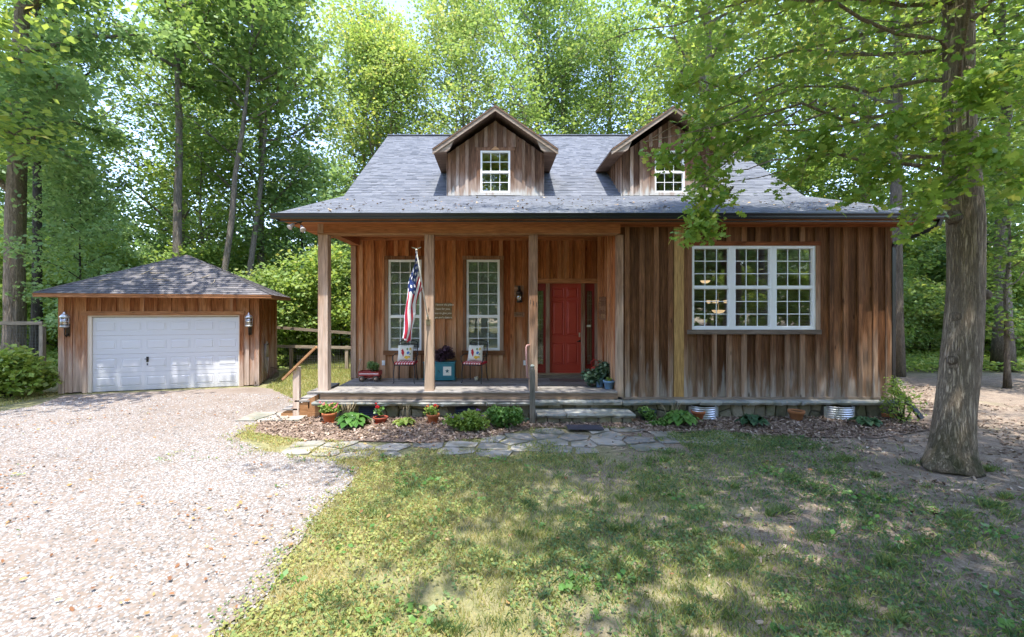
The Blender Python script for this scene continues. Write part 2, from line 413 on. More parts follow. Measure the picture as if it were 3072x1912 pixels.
# side steps down to the left
m = MB()
for i, (x0, x1, z) in enumerate(((-4.30, -4.0, .585), (-4.58, -4.24, .40), (-4.86, -4.52, .21))):
    m.box(x0, x1, 10.28, 11.6, z-.035, z)
    m.box(x1-.04, x1-.01, 10.30, 11.58, z-.19, z-.04)
stp = B(m, 'side_step', W_deck, deck)
m = MB()
m.hexa([(-4.02, 10.30, .0), (-4.9, 10.30, .0), (-4.9, 10.34, .0), (-4.02, 10.34, .0), (-4.02, 10.30, .55), (-4.9, 10.30, .10), (-4.9, 10.34, .10), (-4.02, 10.34, .55)][:8])
B(m, 'step_stringer', W_orange, deck)
# posts
for x0, x1, mt, lab in ((-4.05, -3.83, W_postl, 'pale bleached left porch post'), (-1.62, -1.41, W_post, None), (.775, .965, W_post, None)):
    m = MB(); m.box(x0, x1, YW-.11, YW+.11, ZD+.001, 4.184)
    o = B(m, 'porch_post', mt)
    if lab: o['label'] = lab
# foundation
def clip(poly, p, n):
    out = []
    for i in range(len(poly)):
        a, b = poly[i], poly[(i+1) % len(poly)]
        da = (a[0]-p[0])*n[0]+(a[1]-p[1])*n[1]; db = (b[0]-p[0])*n[0]+(b[1]-p[1])*n[1]
        if da <= 0: out.append(a)
        if (da < 0 < db) or (db < 0 < da):
            t = da/(da-db); out.append((a[0]+(b[0]-a[0])*t, a[1]+(b[1]-a[1])*t))
    return out
def voronoi(pts, rect, gap, near=1.2):
    cells = []
    for i, p in enumerate(pts):
        poly = [(rect[0], rect[2]), (rect[1], rect[2]), (rect[1], rect[3]), (rect[0], rect[3])]
        for j, q in enumerate(pts):
            if i == j or abs(p[0]-q[0]) > near or abs(p[1]-q[1]) > near: continue
            dx, dy = q[0]-p[0], q[1]-p[1]; L = math.hypot(dx, dy)+1e-9
            poly = clip(poly, ((p[0]+q[0])/2-dx/L*gap/2, (p[1]+q[1])/2-dy/L*gap/2), (dx/L, dy/L))
            if len(poly) < 3: break
        if len(poly) >= 3: cells.append(poly)
    return cells
def rough_poly(poly, amp, step=.12):
    out = []
    for i in range(len(poly)):
        a, b = poly[i], poly[(i+1) % len(poly)]; L = math.hypot(b[0]-a[0], b[1]-a[1]); n = max(1, int(L/step))
        for k in range(n):
            t = k/n; j = amp if k else amp*.6; out.append((a[0]+(b[0]-a[0])*t+rnd.uniform(-j, j), a[1]+(b[1]-a[1])*t+rnd.uniform(-j, j)))
    return out
def stone_face(mb, cells, fn, lo=.03, hi=.09):
    for c in cells:
        c = rough_poly(c, .008, .1); cx = sum(a for a, _ in c)/len(c); cy = sum(b for _, b in c)/len(c); d = rnd.uniform(lo, hi); t = rnd.random()
        inn = [(cx+(a-cx)*.78, cy+(b-cy)*.78) for a, b in c]; n = len(c)
        vs = [fn(a, -.02, b) for a, b in c]+[fn(a, d*.6, b) for a, b in c]+[fn(a, d, b) for a, b in inn]
        fs = [(i, (i+1) % n, n+(i+1) % n, n+i) for i in range(n)]+[(n+i, n+(i+1) % n, 2*n+(i+1) % n, 2*n+i) for i in range(n)]+[tuple(range(2*n, 3*n))]
        mb.add(vs, fs, t)
pts = []; x = -3.9
while x < XR+.1:
    if rnd.random() < .5: pts += [(x, rnd.uniform(.1, .2))]
    else: pts += [(x, rnd.uniform(.03, .12)), (x+rnd.uniform(-.05, .05), rnd.uniform(.2, .28))]
    x += rnd.uniform(.16, .34)
holes = [(-3.12, -2.68), (-.91, -.49), (4.42, 4.98), (7.50, 8.10)]
cells = [c for c in voronoi(pts, (-3.95, XR+.1, -.05, .33), .022) if not any(h[0]-.05 < sum(a for a, _ in c)/len(c) < h[1]+.05 for h in holes)]
m = MB(); stone_face(m, cells, lambda a, d, z: (a, 10.36-d, z)); 
cc = voronoi([(y, .15+rnd.uniform(-.08, .08)) for y in np.arange(10.4, 14, .28)], (10.3, 14, -.05, .33), .02)
stone_face(m, cc, lambda a, d, z: (XR+.06+d, a, z))
o = B(m, 'foundation', S_found)
m = MB(); m.box(-3.9, XR+.08, 10.35, 10.6, -.02, .32); m.box(XR-.1, XR+.08, 10.6, 29.8, -.02, .42); m.box(XL, XL+.1, 12.3, 29.8, -.02, .42); B(m, 'mortar', S_mort, o)
def ragged_slab(mb, x0, x1, y0, y1, z0, z1, amp=.03):
    poly = []; x = x0
    while x < x1: poly.append((x, y0+rnd.uniform(-amp, amp))); x += rnd.uniform(.08, .2)
    poly += [(x1, y0+rnd.uniform(-amp, amp)), (x1, y1), (x0, y1)]
    t = rnd.random(); n = len(poly)
    top = [(a, b, z1+rnd.uniform(-.006, .006)) for a, b in poly]; mid = [(a, b+(-.012 if b < y1-.01 else 0), (z0+z1)/2+.01) for a, b in poly]; bot = [(a, b+(rnd.uniform(0, .05) if b < y1-.01 else 0), z0+rnd.uniform(-.012, .012)) for a, b in poly]
    vs = bot+mid+top; fs = [tuple(range(n))[::-1], tuple(range(2*n, 3*n))]+[(i, (i+1) % n, n+(i+1) % n, n+i) for i in range(n)]+[(n+i, n+(i+1) % n, 2*n+(i+1) % n, 2*n+i) for i in range(n)]
    mb.add(vs, fs, t)
m = MB(); x = -4.12
while x < XR+.2:
    x2 = min(x+rnd.uniform(.5, 1.3), XR+.22)
    if x2 > XR-.2: x2 = XR+.22
    if x < .9: ragged_slab(m, x, x2-.01, 10.12, 10.5, .305, .384, .03)
    else: ragged_slab(m, x, x2-.01, 10.15, 10.5, .315, .405, .025)
    x = x2
B(m, 'stone_cap', S_cap)
m = MB(); m.box(XP+.1, XR+.03, YW-.07, YW+.03, .41, .46); B(m, 'sill_plate', W_grey)
# crawl vents, window wells
for i, (a, b) in enumerate(((-3.10, -2.70), (-.90, -.50))):
    m = MB(); m.box(a, b, 10.30, 10.42, .03, .27, mi=0)
    o = None
    fr_ = MB(); fr_.box(a-.02, b+.02, 10.27, 10.30, .25, .275); fr_.box(a-.02, b+.02, 10.27, 10.30, .025, .05); fr_.box(a-.02, a, 10.272, 10.30, .05, .25); fr_.box(b, b+.02, 10.272, 10.30, .05, .25)
    for k in range(4):
        z = .07+k*.047; fr_.hexa([(a, 10.265, z), (b, 10.265, z), (b, 10.298, z+.02), (a, 10.298, z+.02), (a, 10.267, z+.006), (b, 10.267, z+.006), (b, 10.298, z+.03), (a, 10.298, z+.03)])
    o = B(fr_, 'crawl_vent', VENT); B(m, 'vent_backing', DARK, o)
for a, b in ((4.45, 5.0), (7.52, 8.10)):
    m = MB(); cx, r = (a+b)/2, (b-a)/2; n = 18
    prof = []
    zs = [0.0, .03, .05, .08, .10, .13, .15, .18, .20, .23, .25, .28]
    for j in range(len(zs)):
        rr = r+(.012 if j % 2 else -.004)*1.2
        prof.append([(cx+rr*math.cos(PI+PI*k/n), 10.24+(-rr*.75)*math.sin(PI*k/n), zs[j]) for k in range(n+1)])
    vs = [p for row in prof for p in row]; w = n+1
    m.add(vs, [(j*w+k, j*w+k+1, (j+1)*w+k+1, (j+1)*w+k) for j in range(len(zs)-1) for k in range(n)], .5, 0, False)
    m.tube([(cx+r*math.cos(PI+PI*k/n), 10.24-r*.75*math.sin(PI*k/n), .282) for k in range(n+1)], .010, 6)
    m.box(a-.06, a, 10.225, 10.235, 0, .27); m.box(b, b+.06, 10.225, 10.235, 0, .27)
    B(m, 'window_well', GALV)
# ---------------------------------------------------------------- windows
def window(parent, x0, x1, z0, z1, Y, cols, rt, rb, zs, name='window', blind=True, fw_=.045, off=0.0, label=None):
    f = MB(); yf, yb = Y-.02-off, Y+.06
    f.box(x0, x1, yf, yb, z1-fw_, z1); f.box(x0, x1, yf, yb, z0, z0+fw_*1.1); f.box(x0, x0+fw_, yf+.002, yb, z0+fw_*1.1, z1-fw_); f.box(x1-fw_, x1, yf+.002, yb, z0+fw_*1.1, z1-fw_)
    f.box(x0+fw_, x1-fw_, yf+.008, yb-.01, zs-.028, zs+.028)
    s = MB(); xi, xj = x0+fw_, x1-fw_
    for (za, zb, rows, yy) in ((zs+.028, z1-fw_, rt, Y+.012), (z0+fw_*1.1, zs-.028, rb, Y+.024)):
        f.box(xi, xi+.016, yy-.012, yy+.02, za, zb); f.box(xj-.016, xj, yy-.012, yy+.02, za, zb)
        f.box(xi+.016, xj-.016, yy-.012, yy+.02, zb-.014, zb); f.box(xi+.016, xj-.016, yy-.012, yy+.02, za, za+.016)
        for c in range(1, cols): xx = xi+(xj-xi)*c/cols; s.box(xx-.009, xx+.009, yy-.004, yy+.004, za+.016, zb-.014)
        for r in range(1, rows): zz = za+(zb-za)*r/rows; s.box(xi+.016, xj-.016, yy-.0055, yy+.0055, zz-.009, zz+.009)
    o = B(f, name, WHITE, parent)
    if parent is house or True:
        B(s, 'muntin', WHITE, o) if parent is house else None
        if parent is not house: s.build('muntin', WHITE, parent, True)
        g = MB(); g.box(xi, xj, Y+.034, Y+.037, z0+fw_, z1-fw_); (B(g, 'pane', GLASS, o) if parent is house else g.build('pane', GLASS, parent, True))
        if blind:
            b = MB(); z = z0+fw_+.01
            while z < z1-fw_: b.add([(xi, Y+.075, z), (xj, Y+.075, z), (xj, Y+.088, z+.030), (xi, Y+.088, z+.030)], [(0, 1, 2, 3)], .5); z += .034
            (B(b, 'blind', BLIND, o) if parent is house else b.build('blind', BLIND, parent, True))
    if label: o['label'] = label
    return o
for x0, x1 in WIN:
    o = window(house, x0, x1, wz0, wz1, YB, 3, 5, 3, 2.28)
    t = MB(); t.box(x0-.115, x1+.115, YB-.045, YB+.02, wz1+.0, wz1+.105)
    t.box(x0-.10, x0, YB-.042, YB+.02, wz0-.0, wz1); t.box(x1, x1+.10, YB-.042, YB+.02, wz0, wz1)
    B(t, 'casing', W_trimz, o)
    t = MB(); t.box(x0-.13, x1+.13, YB-.065, YB+.02, wz0-.12, wz0); B(t, 'sill', W_trimx, o)
# triple window
X3 = [(4.515, 5.44), (5.47, 6.385), (6.415, 7.37)]
for i, (x0, x1) in enumerate(X3):
    o = window(house, x0, x1, 2.01, 3.94, YW, 3, 3, 3, 2.98, blind=False, fw_=.06, off=.012)
    b = MB(); z = 2.08
    while z < 2.94: b.add([(x0+.06, YW+.075, z), (x1-.06, YW+.075, z), (x1-.06, YW+.09, z+.006), (x0+.06, YW+.09, z+.006)], [(0, 1, 2, 3)], .5); z += .034
    B(b, 'blind', BLIND, o)
    if i < 2: mm = MB(); mm.box(x1, X3[i+1][0], YW-.036, YW+.05, 2.01, 3.94); B(mm, 'mullion', WHITE, o)
t = MB(); t.box(4.40, 7.48, YW-.055, YW+.02, 3.94, 4.035); t2 = MB(); t2.box(4.42, 4.515, YW-.052, YW+.02, 2.01, 3.94); t2.box(7.37, 7.465, YW-.052, YW+.02, 2.01, 3.94)
B(t, 'window_head_board', W_frz); t2.each('window_casing', W_trimz, house, True)
t = MB(); t.box(4.40, 7.48, YW-.075, YW+.02, 1.905, 2.01); B(t, 'window_sill', W_grey)
# rooms behind the glass
def room(x0, x1, y0, y1, z0, z1, back_open=None):
    m = MB(); th = .05
    m.box(x0, x1, y0, y1, z0, z0+th, .5, 2); m.box(x0, x1, y0, y1, z1-th, z1, .5, 1)
    m.box(x0, x0+th, y0, y1, z0+th, z1-th, .5, 0); m.box(x1-th, x1, y0, y1, z0+th, z1-th, .5, 0)
    if back_open:
        a, b, c, d = back_open
        m.box(x0+th, a, y1-th, y1, z0+th, z1-th, .5, 0); m.box(b, x1-th, y1-th, y1, z0+th, z1-th, .5, 0)
        m.box(a, b, y1-th, y1, z0+th, c, .5, 0); m.box(a, b, y1-th, y1, d, z1-th, .5, 0)
    else: m.box(x0+th, x1-th, y1-th, y1, z0+th, z1-th, .5, 0)
    B(m, 'interior_room', [ROOM, ROOMC, ROOMF])
room(3.1, 8.95, YW+.12, 15.5, .7, 4.3)
room(-3.7, 2.7, YB+.12, 16, .7, 4.3)
for cx in (0, 5.5): room(cx-1.0, cx+1.0, YD+.12, 16.6, 6.1, 7.66)
# chandelier and ceiling lamp seen through the left sash
LAMPW = emit('lit_lamp_glass', (1.0, .66, .38), .28)
def bowl(mb, c, r, h): mb.lathe([(.01, 0), (r*.5, h*.12), (r*.85, h*.5), (r, h), (r*.97, h)], c, 16)
ch = thing('chandelier', 'lit bowl chandelier with a ring of small glass cups, seen through the big window', 'chandelier', (6.04, 12.2, 2.36))
m = MB(); bowl(m, (0, 0, 0), .17, .10); m.build('bowl', LAMPW, ch)
for k in range(5):
    a = 2*PI*k/5+.3; m = MB(); bowl(m, (.24*math.cos(a), .24*math.sin(a), .27), .06, .09); m.build('glass_cup', LAMPW, ch)
m = MB(); m.tube([(0, 0, .02), (0, 0, 1.9)], .012); m.lathe([(.235, .26), (.245, .27), (.235, .28)], (0, 0, 0), 24); m.build('stem', BRASS, ch)
cl = thing('ceiling_lamp', 'small lit bowl lamp hanging near the ceiling behind the left sash of the big window', 'lamp', (5.87, 12.6, 3.2))
m = MB(); bowl(m, (0, 0, 0), .13, .08); m.build('bowl', LAMPW, cl); m = MB(); m.tube([(0, 0, .1), (0, 0, .98)], .01); m.build('stem', BRASS, cl)
# ---------------------------------------------------------------- entrance
Yd = YB+.06
m = MB(); dx0, dx1, dz0, dz1 = 1.47, 2.335, .745, 3.18
m.box(dx0, dx1, Yd, Yd+.05, dz0, dz1, .5)
def panel(mb, a, b, c, d):
    e = .035
    A = [(a, Yd-.001, c), (b, Yd-.001, c), (b, Yd-.001, d), (a, Yd-.001, d)]; I = [(a+e, Yd-.018, c+e), (b-e, Yd-.018, c+e), (b-e, Yd-.018, d-e), (a+e, Yd-.018, d-e)]
    O = [(a-.02, Yd-.012, c-.02), (b+.02, Yd-.012, c-.02), (b+.02, Yd-.012, d+.02), (a-.02, Yd-.012, d+.02)]
    Q = [(a-.032, Yd, c-.032), (b+.032, Yd, c-.032), (b+.032, Yd, d+.032), (a-.032, Yd, d+.032)]
    vs = Q+O+A+I; f = []
    for k in range(3):
        for i in range(4): f.append((k*4+i, k*4+(i+1) % 4, (k+1)*4+(i+1) % 4, (k+1)*4+i))
    f.append((12, 13, 14, 15)); mb.add(vs, f, .5)
for a, b in ((1.575, 1.845), (1.96, 2.23)):
    for c, d in ((2.815, 3.04), (1.79, 2.69), (1.0, 1.53)): panel(m, a, b, c, d)
door = B(m, 'front_door', REDP)
m = MB(); m.lathe([(.0, 0), (.03, 0), (.032, .01), (.02, .03)], (0, 0, 0), 12); 
h = MB(); h.box(2.275, 2.315, Yd-.02, Yd, 1.72, 1.84); h.tube([(2.295, Yd-.02, 1.80), (2.295, Yd-.05, 1.80)], .014); B(h, 'deadbolt', BRASS, door)
h = MB(); h.tube([(2.295, Yd, 1.61), (2.295, Yd-.05, 1.61), (2.26, Yd-.06, 1.61), (2.21, Yd-.06, 1.60)], .013); h.tube([(2.295, Yd, 1.61), (2.295, Yd-.012, 1.61)], .032, 12); B(h, 'door_handle', BRONZE, door)
for x0, x1 in ((1.09, 1.375), (2.425, 2.705)):
    m = MB(); g0, g1, h0, h1 = x0+.065, x1-.065, .98, 2.98
    for bx in ((x0, g0, dz0, dz1), (g1, x1, dz0, dz1), (g0, g1, dz0, h0), (g0, g1, h1, dz1)): m.box(bx[0], bx[1], Yd, Yd+.05, bx[2], bx[3], .5)
    e = .03
    for bx in ((g0-.02, g0, h0-.02, h1+.02), (g1, g1+.02, h0-.02, h1+.02), (g0, g1, h0-.02, h0), (g0, g1, h1, h1+.02)): m.box(bx[0], bx[1], Yd-.014, Yd+.0, bx[2], bx[3], .5)
    o = B(m, 'sidelight', REDF)
    g = MB(); g.box(g0, g1, Yd+.02, Yd+.024, h0, h1); B(g, 'pane', GLASS2, o)
    l = MB(); c = (g0+g1)/2
    for xx in (g0+.03, c-.02, c+.02, g1-.03): l.box(xx-.0025, xx+.0025, Yd+.012, Yd+.018, h0, h1)
    for zz in (1.1, 1.2, 2.05, 2.2, 2.62, 2.7, 2.86): l.box(g0, g1, Yd+.010, Yd+.0165, zz-.003, zz+.003)
    for zz in (2.12, 2.78, 1.15): l.tube([(c+.05*math.cos(q*PI/4), Yd+.012, zz+.07*math.sin(q*PI/4)) for q in range(9)], .003, 4)
    B(l, 'leading', BRASS, o)
m = MB(); m.box(2.475, 2.60, Yd+.005, Yd+.009, 1.99, 2.05); o = m.build('door_sticker', WHITE); tag(o, 'small white sticker stuck on the right sidelight glass', 'sticker')
m = MB()
for a, b in ((1.02, 1.09), (1.375, 1.47), (2.335, 2.425), (2.705, 2.775)): m.box(a, b, YB-.035, YB+.12, dz0, dz1)
m.each('door_casing', W_trimz, house, True)
m = MB(); m.box(1.0, 2.775, YB-.045, YB+.12, dz1, 3.31); B(m, 'door_header', W_red)
m = MB(); m.box(1.02, 2.77, YB-.07, YB+.12, dz0-.035, dz0); B(m, 'threshold', BRASS)
m = MB(); m.box(1.02, 2.77, YB-.05, YB+.1, ZD, dz0-.035); B(m, 'threshold_board', W_grey)
# ---------------------------------------------------------------- main roof
XA, XB = -4.78, 9.75
def roof_courses(mb, x0, x1, p0, p1, expo=.145, wfun=None, th=.012):
    """p=(y,z) start/end of slope, eave to top"""
    L = math.hypot(p1[0]-p0[0], p1[1]-p0[1]); dy, dz = (p1[0]-p0[0])/L, (p1[1]-p0[1])/L; ny, nz = -dz, dy
    n = max(1, int(round(L/expo))); e = L/n
    for i in range(n):
        s0, s1 = i*e, (i+1)*e+.02
        a, b = (x0, x1) if wfun is None else wfun(s0)
        x = a-rnd.uniform(0, .2)
        while x < b:
            w = rnd.choice((.11, .16, .2, .27, .33)); xa, xb = max(x, a), min(x+w, b); x += w
            if xb-xa < .01: continue
            h = th*(1+rnd.choice((0, 0, .6))); t = rnd.random()
            if wfun: ua = max(xa, wfun(s1)[0]); ub = min(xb, wfun(s1)[1]); ua = min(ua, xb); ub = max(ub, ua)
            else: ua, ub = xa, xb
            q = lambda xx, s, hh: (xx, p0[0]+dy*s+ny*hh, p0[1]+dz*s+nz*hh)
            mb.add([q(xa, s0, 0), q(xb, s0, 0), q(xb, s0, h), q(xa, s0, h), q(ub, s1, .001), q(ua, s1, .001)], [(0, 1, 2, 3), (3, 2, 4, 5), (1, 4, 2), (0, 3, 5)], t)
E, K_, RG = (9.85, 4.585), (YD, 6.06), (20.1, 10.21)
m = MB(); roof_courses(m, XA, XB, E, K_, th=.004); roof_courses(m, XA, XB, K_, RG)
x = XA
while x < XB: m.box(x, min(x+.24, XB), 19.98, 20.22, 10.20, 10.235+rnd.uniform(0, .008)); x += .24
roof = B(m, 'roof', R_shin)
m = MB()  # decking under shingles + back slope + rake boards
def plate(mb, pts_yz, x0, x1, th):
    for (a, b) in zip(pts_yz[:-1], pts_yz[1:]):
        mb.hexa([(x0, a[0], a[1]-th), (x1, a[0], a[1]-th), (x1, b[0], b[1]-th), (x0, b[0], b[1]-th), (x0, a[0], a[1]-.003), (x1, a[0], a[1]-.003), (x1, b[0], b[1]-.003), (x0, b[0], b[1]-.003)])
plate(m, [E, K_, RG, (26, 6.06), (30.4, 4.6)], XA+.01, XB-.01, .09)
B(m, 'roof_deck', W_fasc, roof)
m = MB(); plate(m, [(E[0], E[1]-.0), (K_[0], K_[1]), RG], XA-.02, XA+.008, .16); B(m, 'rake_board', GUT, roof); m = MB(); plate(m, [E, K_, RG], XB-.008, XB+.02, .16); B(m, 'rake_board', GUT, roof)
# gutter
def kgutter(x0, x1, y, zt):
    m = MB(); prof = [(0, -.125), (-.075, -.125), (-.09, -.09), (-.09, -.06), (-.115, -.02), (-.115, 0), (-.10, 0), (-.10, -.015), (-.01, -.015), (0, 0)]
    n = len(prof); vs = [(x0, y+a, zt+b) for a, b in prof]+[(x1, y+a, zt+b) for a, b in prof]
    m.add(vs, [(i, (i+1) % n, n+(i+1) % n, n+i) for i in range(n)]+[tuple(range(n)), tuple(range(n, 2*n))[::-1]], .5); return m
m = kgutter(-4.90, 9.82, 9.90, 4.575); m.box(-4.78, 9.75, 9.90, 9.925, 4.40, 4.58); gut = B(m, 'gutter', GUT)
def duct(pts, w, d, ribs=0):
    m = MB()
    for a, b in zip(pts[:-1], pts[1:]): m.bar(a, b, w, d, (0, 1, 0))
    for p in pts[1:-1]: m.box(p[0]-w*.5, p[0]+w*.5, p[1]-d*.5, p[1]+d*.5, p[2]-w*.45, p[2]+w*.45)
    return m
m = duct([(9.74, 9.85, 4.45), (9.70, 9.87, 4.30), (9.16, 10.33, 3.98), (9.145, 10.36, 3.9), (9.145, 10.36, .70), (9.16, 10.33, .62), (9.27, 10.15, .42)], .075, .055)
m.bar((9.27, 10.15, .43), (9.42, 9.95, .06), .085, .07, (0, 1, 0))
for k in range(6): z = .50-k*.025; m.box(9.22+k*.012, 9.31+k*.012, 10.10-k*.01, 10.2-k*.01, z-.005, z+.004)
B(m, 'downspout', GUT, gut)
# ---------------------------------------------------------------- dormers
def dormer(cx, label):
    w, zt, Yf = 1.49, 7.42, YD
    fd = lambda a, d, z: (a, Yf-d, z)
    gz = lambda a: 7.42+(1.49-abs(a-cx))*.694-.02
    m1, m2 = MB(), MB()
    op = (cx-.60, cx+.60, 6.10, 7.60)
    a = cx-w; k = 0
    def col(mb, l, r, z0, zl, zr, d0, d1, t):
        mb.hexa([fd(l, d0, z0), fd(r, d0, z0), fd(r, d1, z0), fd(l, d1, z0), fd(l, d0, zl), fd(r, d0, zr), fd(r, d1, zr), fd(l, d1, zl)], t)
    pitch = .298
    for k in range(10):
        l, r = cx-w+k*pitch, cx-w+(k+1)*pitch; t = rnd.random()
        z0 = 7.60 if l > op[0]-.1 and r < op[1]+.1 else 6.06
        col(m1, l, r-.003, z0, gz(l), gz(r), -.02, .006*rnd.random(), t)
    for k in range(11):
        c = cx-w+k*pitch; l, r = max(c-.05, cx-w), min(c+.05, cx+w); z0 = 7.60 if op[0]-.02 < c < op[1]+.02 else 6.06
        if k == 5: col(m2, l, c, z0, gz(l), gz(c), 0, .032, .3); col(m2, c, r, z0, gz(c), gz(r), 0, .032, .3)
        else: col(m2, l, r, z0, gz(l), gz(r), 0, .032, rnd.random())
    # fill beside window
    for s in (-1, 1):
        a_, b_ = sorted((cx+s*.47, cx+s*.60)); col(m1, a_, b_, 6.06, 7.6, 7.6, -.02, .004, .4)
    d = B(m1, 'dormer', W_dorm); d['label'] = label
    B(m2, 'batten', W_dormb, d)
    # cheeks
    for s in (-1, 1):
        m = MB(); y = Yf
        while y < 16.2:
            y2 = min(y+.28, 16.2); zb = 6.06+(y-YD)*.709-.1; X = cx+s*w; t = rnd.random()
            m.box(X-.02, X+.02, y, y2-.004, zb, 7.42, t); m.box(X+s*.02, X+s*.045, y-.04, y+.05, zb, 7.42, t); y = y2
        B(m, 'cheek', W_dorm, d)
    # roof planes
    m = MB(); sl = .694; Yf0 = 13.80; zA = 8.73; ex = 1.93
    for s in (-1, 1):
        L = math.hypot(ex, ex*sl); n = 16; e = L/n
        for i in range(n):
            s0 = i*e; s1 = s0+e+.015; z_ = zA-ex*sl
            px = lambda q: ex-q/L*ex; pz = lambda q: z_+q/L*ex*sl
            zmid = pz(s0); yb = min(20, YD+(zmid-6.06)/.709+.25)
            y = Yf0
            while y < yb:
                y2 = min(y+rnd.choice((.16, .22, .3)), yb); t = rnd.random(); h = .018
                m.add([(cx+s*px(s0), y, pz(s0)), (cx+s*px(s0), y2, pz(s0)), (cx+s*px(s0), y2, pz(s0)+h), (cx+s*px(s0), y, pz(s0)+h), (cx+s*px(s1), y2, pz(s1)+.002), (cx+s*px(s1), y, pz(s1)+.002)], [(0, 1, 2, 3), (3, 2, 4, 5), (0, 3, 5)], t); y = y2
    dr = B(m, 'dormer_roof', R_shin, d)
    # soffit deck under planes
    m = MB()
    for s in (-1, 1):
        T, U = (cx, zA), (cx+s*ex, zA-ex*sl)
        for (th0, th1, y0, y1) in ((-.004, -.05, Yf0+.02, 17.6),):
            m.hexa([(T[0], y0, T[1]+th1), (U[0], y0, U[1]+th1), (U[0], 16.1, U[1]+th1), (T[0], 18.2, T[1]+th1), (T[0], y0, T[1]+th0), (U[0], y0, U[1]+th0), (U[0], 16.1, U[1]+th0), (T[0], 18.2, T[1]+th0)])
        # side eave box
        X0, X1 = sorted((cx+s*(w+.03), cx+s*(ex-.02)))
        m.box(X0, X1, Yf0+.14, 16.15, 7.385-.05, 7.40-.03)
    B(m, 'dormer_soffit', W_dormx, d)
    m = MB()   # bargeboards (pale) + dark drip edge
    def rake(mb, y0, y1, hi, lo, mi):
        for s in (-1, 1):
            T, U = (cx, zA), (cx+s*ex, zA-ex*sl)
            pts = [(T[0], y0, T[1]-lo), (U[0], y0, U[1]-lo), (U[0], y1, U[1]-lo), (T[0], y1, T[1]-lo), (T[0], y0, T[1]-hi), (U[0], y0, U[1]-hi), (U[0], y1, U[1]-hi), (T[0], y1, T[1]-hi)]
            mb.hexa(pts, rnd.random(), mi)
    rake(m, Yf0, Yf0+.03, -.015, .045, 1); rake(m, Yf0+.02, Yf0+.05, .045, .165, 0)
    for s in (-1, 1):   # eave returns
        a = cx+s*ex; z = zA-ex*sl
        poly = [(a, z-.01), (a, z-.06), (cx+s*(w+.02), 7.335), (cx+s*(w-.08), 7.40), (cx+s*(w-.24), z+(ex-w+.24)*sl-.10)]
        if s > 0: poly = poly[::-1]
        m.slab(poly, lambda p, q: (p, Yf0+.06, q), lambda p, q: (p, Yf0+.14, q), .5, 0)
    B(m, 'bargeboard', [W_fasc, W_dormx], d)
    m = MB(); m.box(cx-w-.0, cx-w+.09, Yf-.045, Yf+.02, 6.06, 7.40); m.box(cx+w-.09, cx+w, Yf-.045, Yf+.02, 6.06, 7.40); m.each('corner_board', W_dorm, d, True)
    # window parts as sub-parts of the dormer
    x0, x1, z0, z1, Y = cx-.47, cx+.47, 6.16, 7.48, Yf
    window(d, x0, x1, z0, z1, Y, 3, 2, 2, 6.81, name='window_frame', blind=False, off=.02)
    m = MB(); m.box(x0-.12, x0, Y-.045, Y, z0, z1); m.box(x1, x1+.12, Y-.045, Y, z0, z1); m.box(x0-.16, x1+.16, Y-.05, Y, z1, z1+.10); m.box(x0-.16, x1+.16, Y-.055, Y, z0-.09, z0); B(m, 'window_casing', W_dorm, d)
    return d
dormer(0.0, 'left dormer, its lower boards bleached white and lit by the sun')
dormer(5.5, 'right dormer, half hidden behind oak leaves')
m = MB(); m.slab([(-.14, 7.50), (.14, 7.50), (0, 7.61)], lambda p, q: (p, YD-.075, q), lambda p, q: (p, YD-.052, q)); B(m, 'triangle_ornament', W_orange, [c for c in house.children if c.name.startswith('dormer')][0])
# ================================================================ THE GARAGE (own frame: u along front, v away)
gar = thing('garage', 'small brown board garage with hipped shingle roof and white panelled roller door', 'garage', (-12.75, 13.2, 0), math.atan2(.276, .961))
LG, DG, HG = 5.24, 3.0, 2.84
d0, d1, dh = .685, 4.69, 2.27
m1, m2 = MB(), MB()
boards(m1, m2, 0, LG, .03, HG, [(d0-.12, d1+.12, 0, dh+.14)], .36, lambda a, d, z: (a, -d, z), .10, .1)
gw = m1.build('front_wall', W_gar, gar); m2.build('batten', W_gar, gw)
m1, m2 = MB(), MB(); boards(m1, m2, 0.03, DG, .03, HG, [], .3, lambda a, d, z: (LG+d, a, z), .09, .1)
sw = m1.build('side_wall', W_gar, gar); m2.build('batten', W_gar, sw)
m = MB(); m.box(-.02, .02, 0.03, DG, 0, HG); m.box(.02, LG-.03, DG-.03, DG, 0, HG); m.build('rear_wall', W_gar, gar)
m = MB(); m.box(-.02, .12, -.05, .03, 0, HG); m.box(LG-.10, LG+.04, -.05, .03, 0, HG); m.each('corner_board', W_gar, gar)
m = MB(); m.box(d0-.16, d1+.16, -.045, .02, dh+.02, dh+.15); o = m.build('door_header', W_garx, gar)
m = MB(); m.box(d0-.14, d0-.02, -.04, .04, 0.0, dh+.02); m.box(d1+.02, d1+.14, -.04, .04, 0.0, dh+.02); m.each('door_casing', W_gar, gar)
m = MB(); m.box(d0-.02, d0+.08, .0, .05, 0, dh+.02); m.box(d1-.02, d1+.02, .0, .05, 0, dh+.02); m.box(d0+.08, d1-.02, .0, .05, dh-.02, dh+.02); m.build('door_frame', plain('cream_paint', (.68, .60, .50), .5, .4, .04), gar)
m = MB(); DW = d1-d0-.10
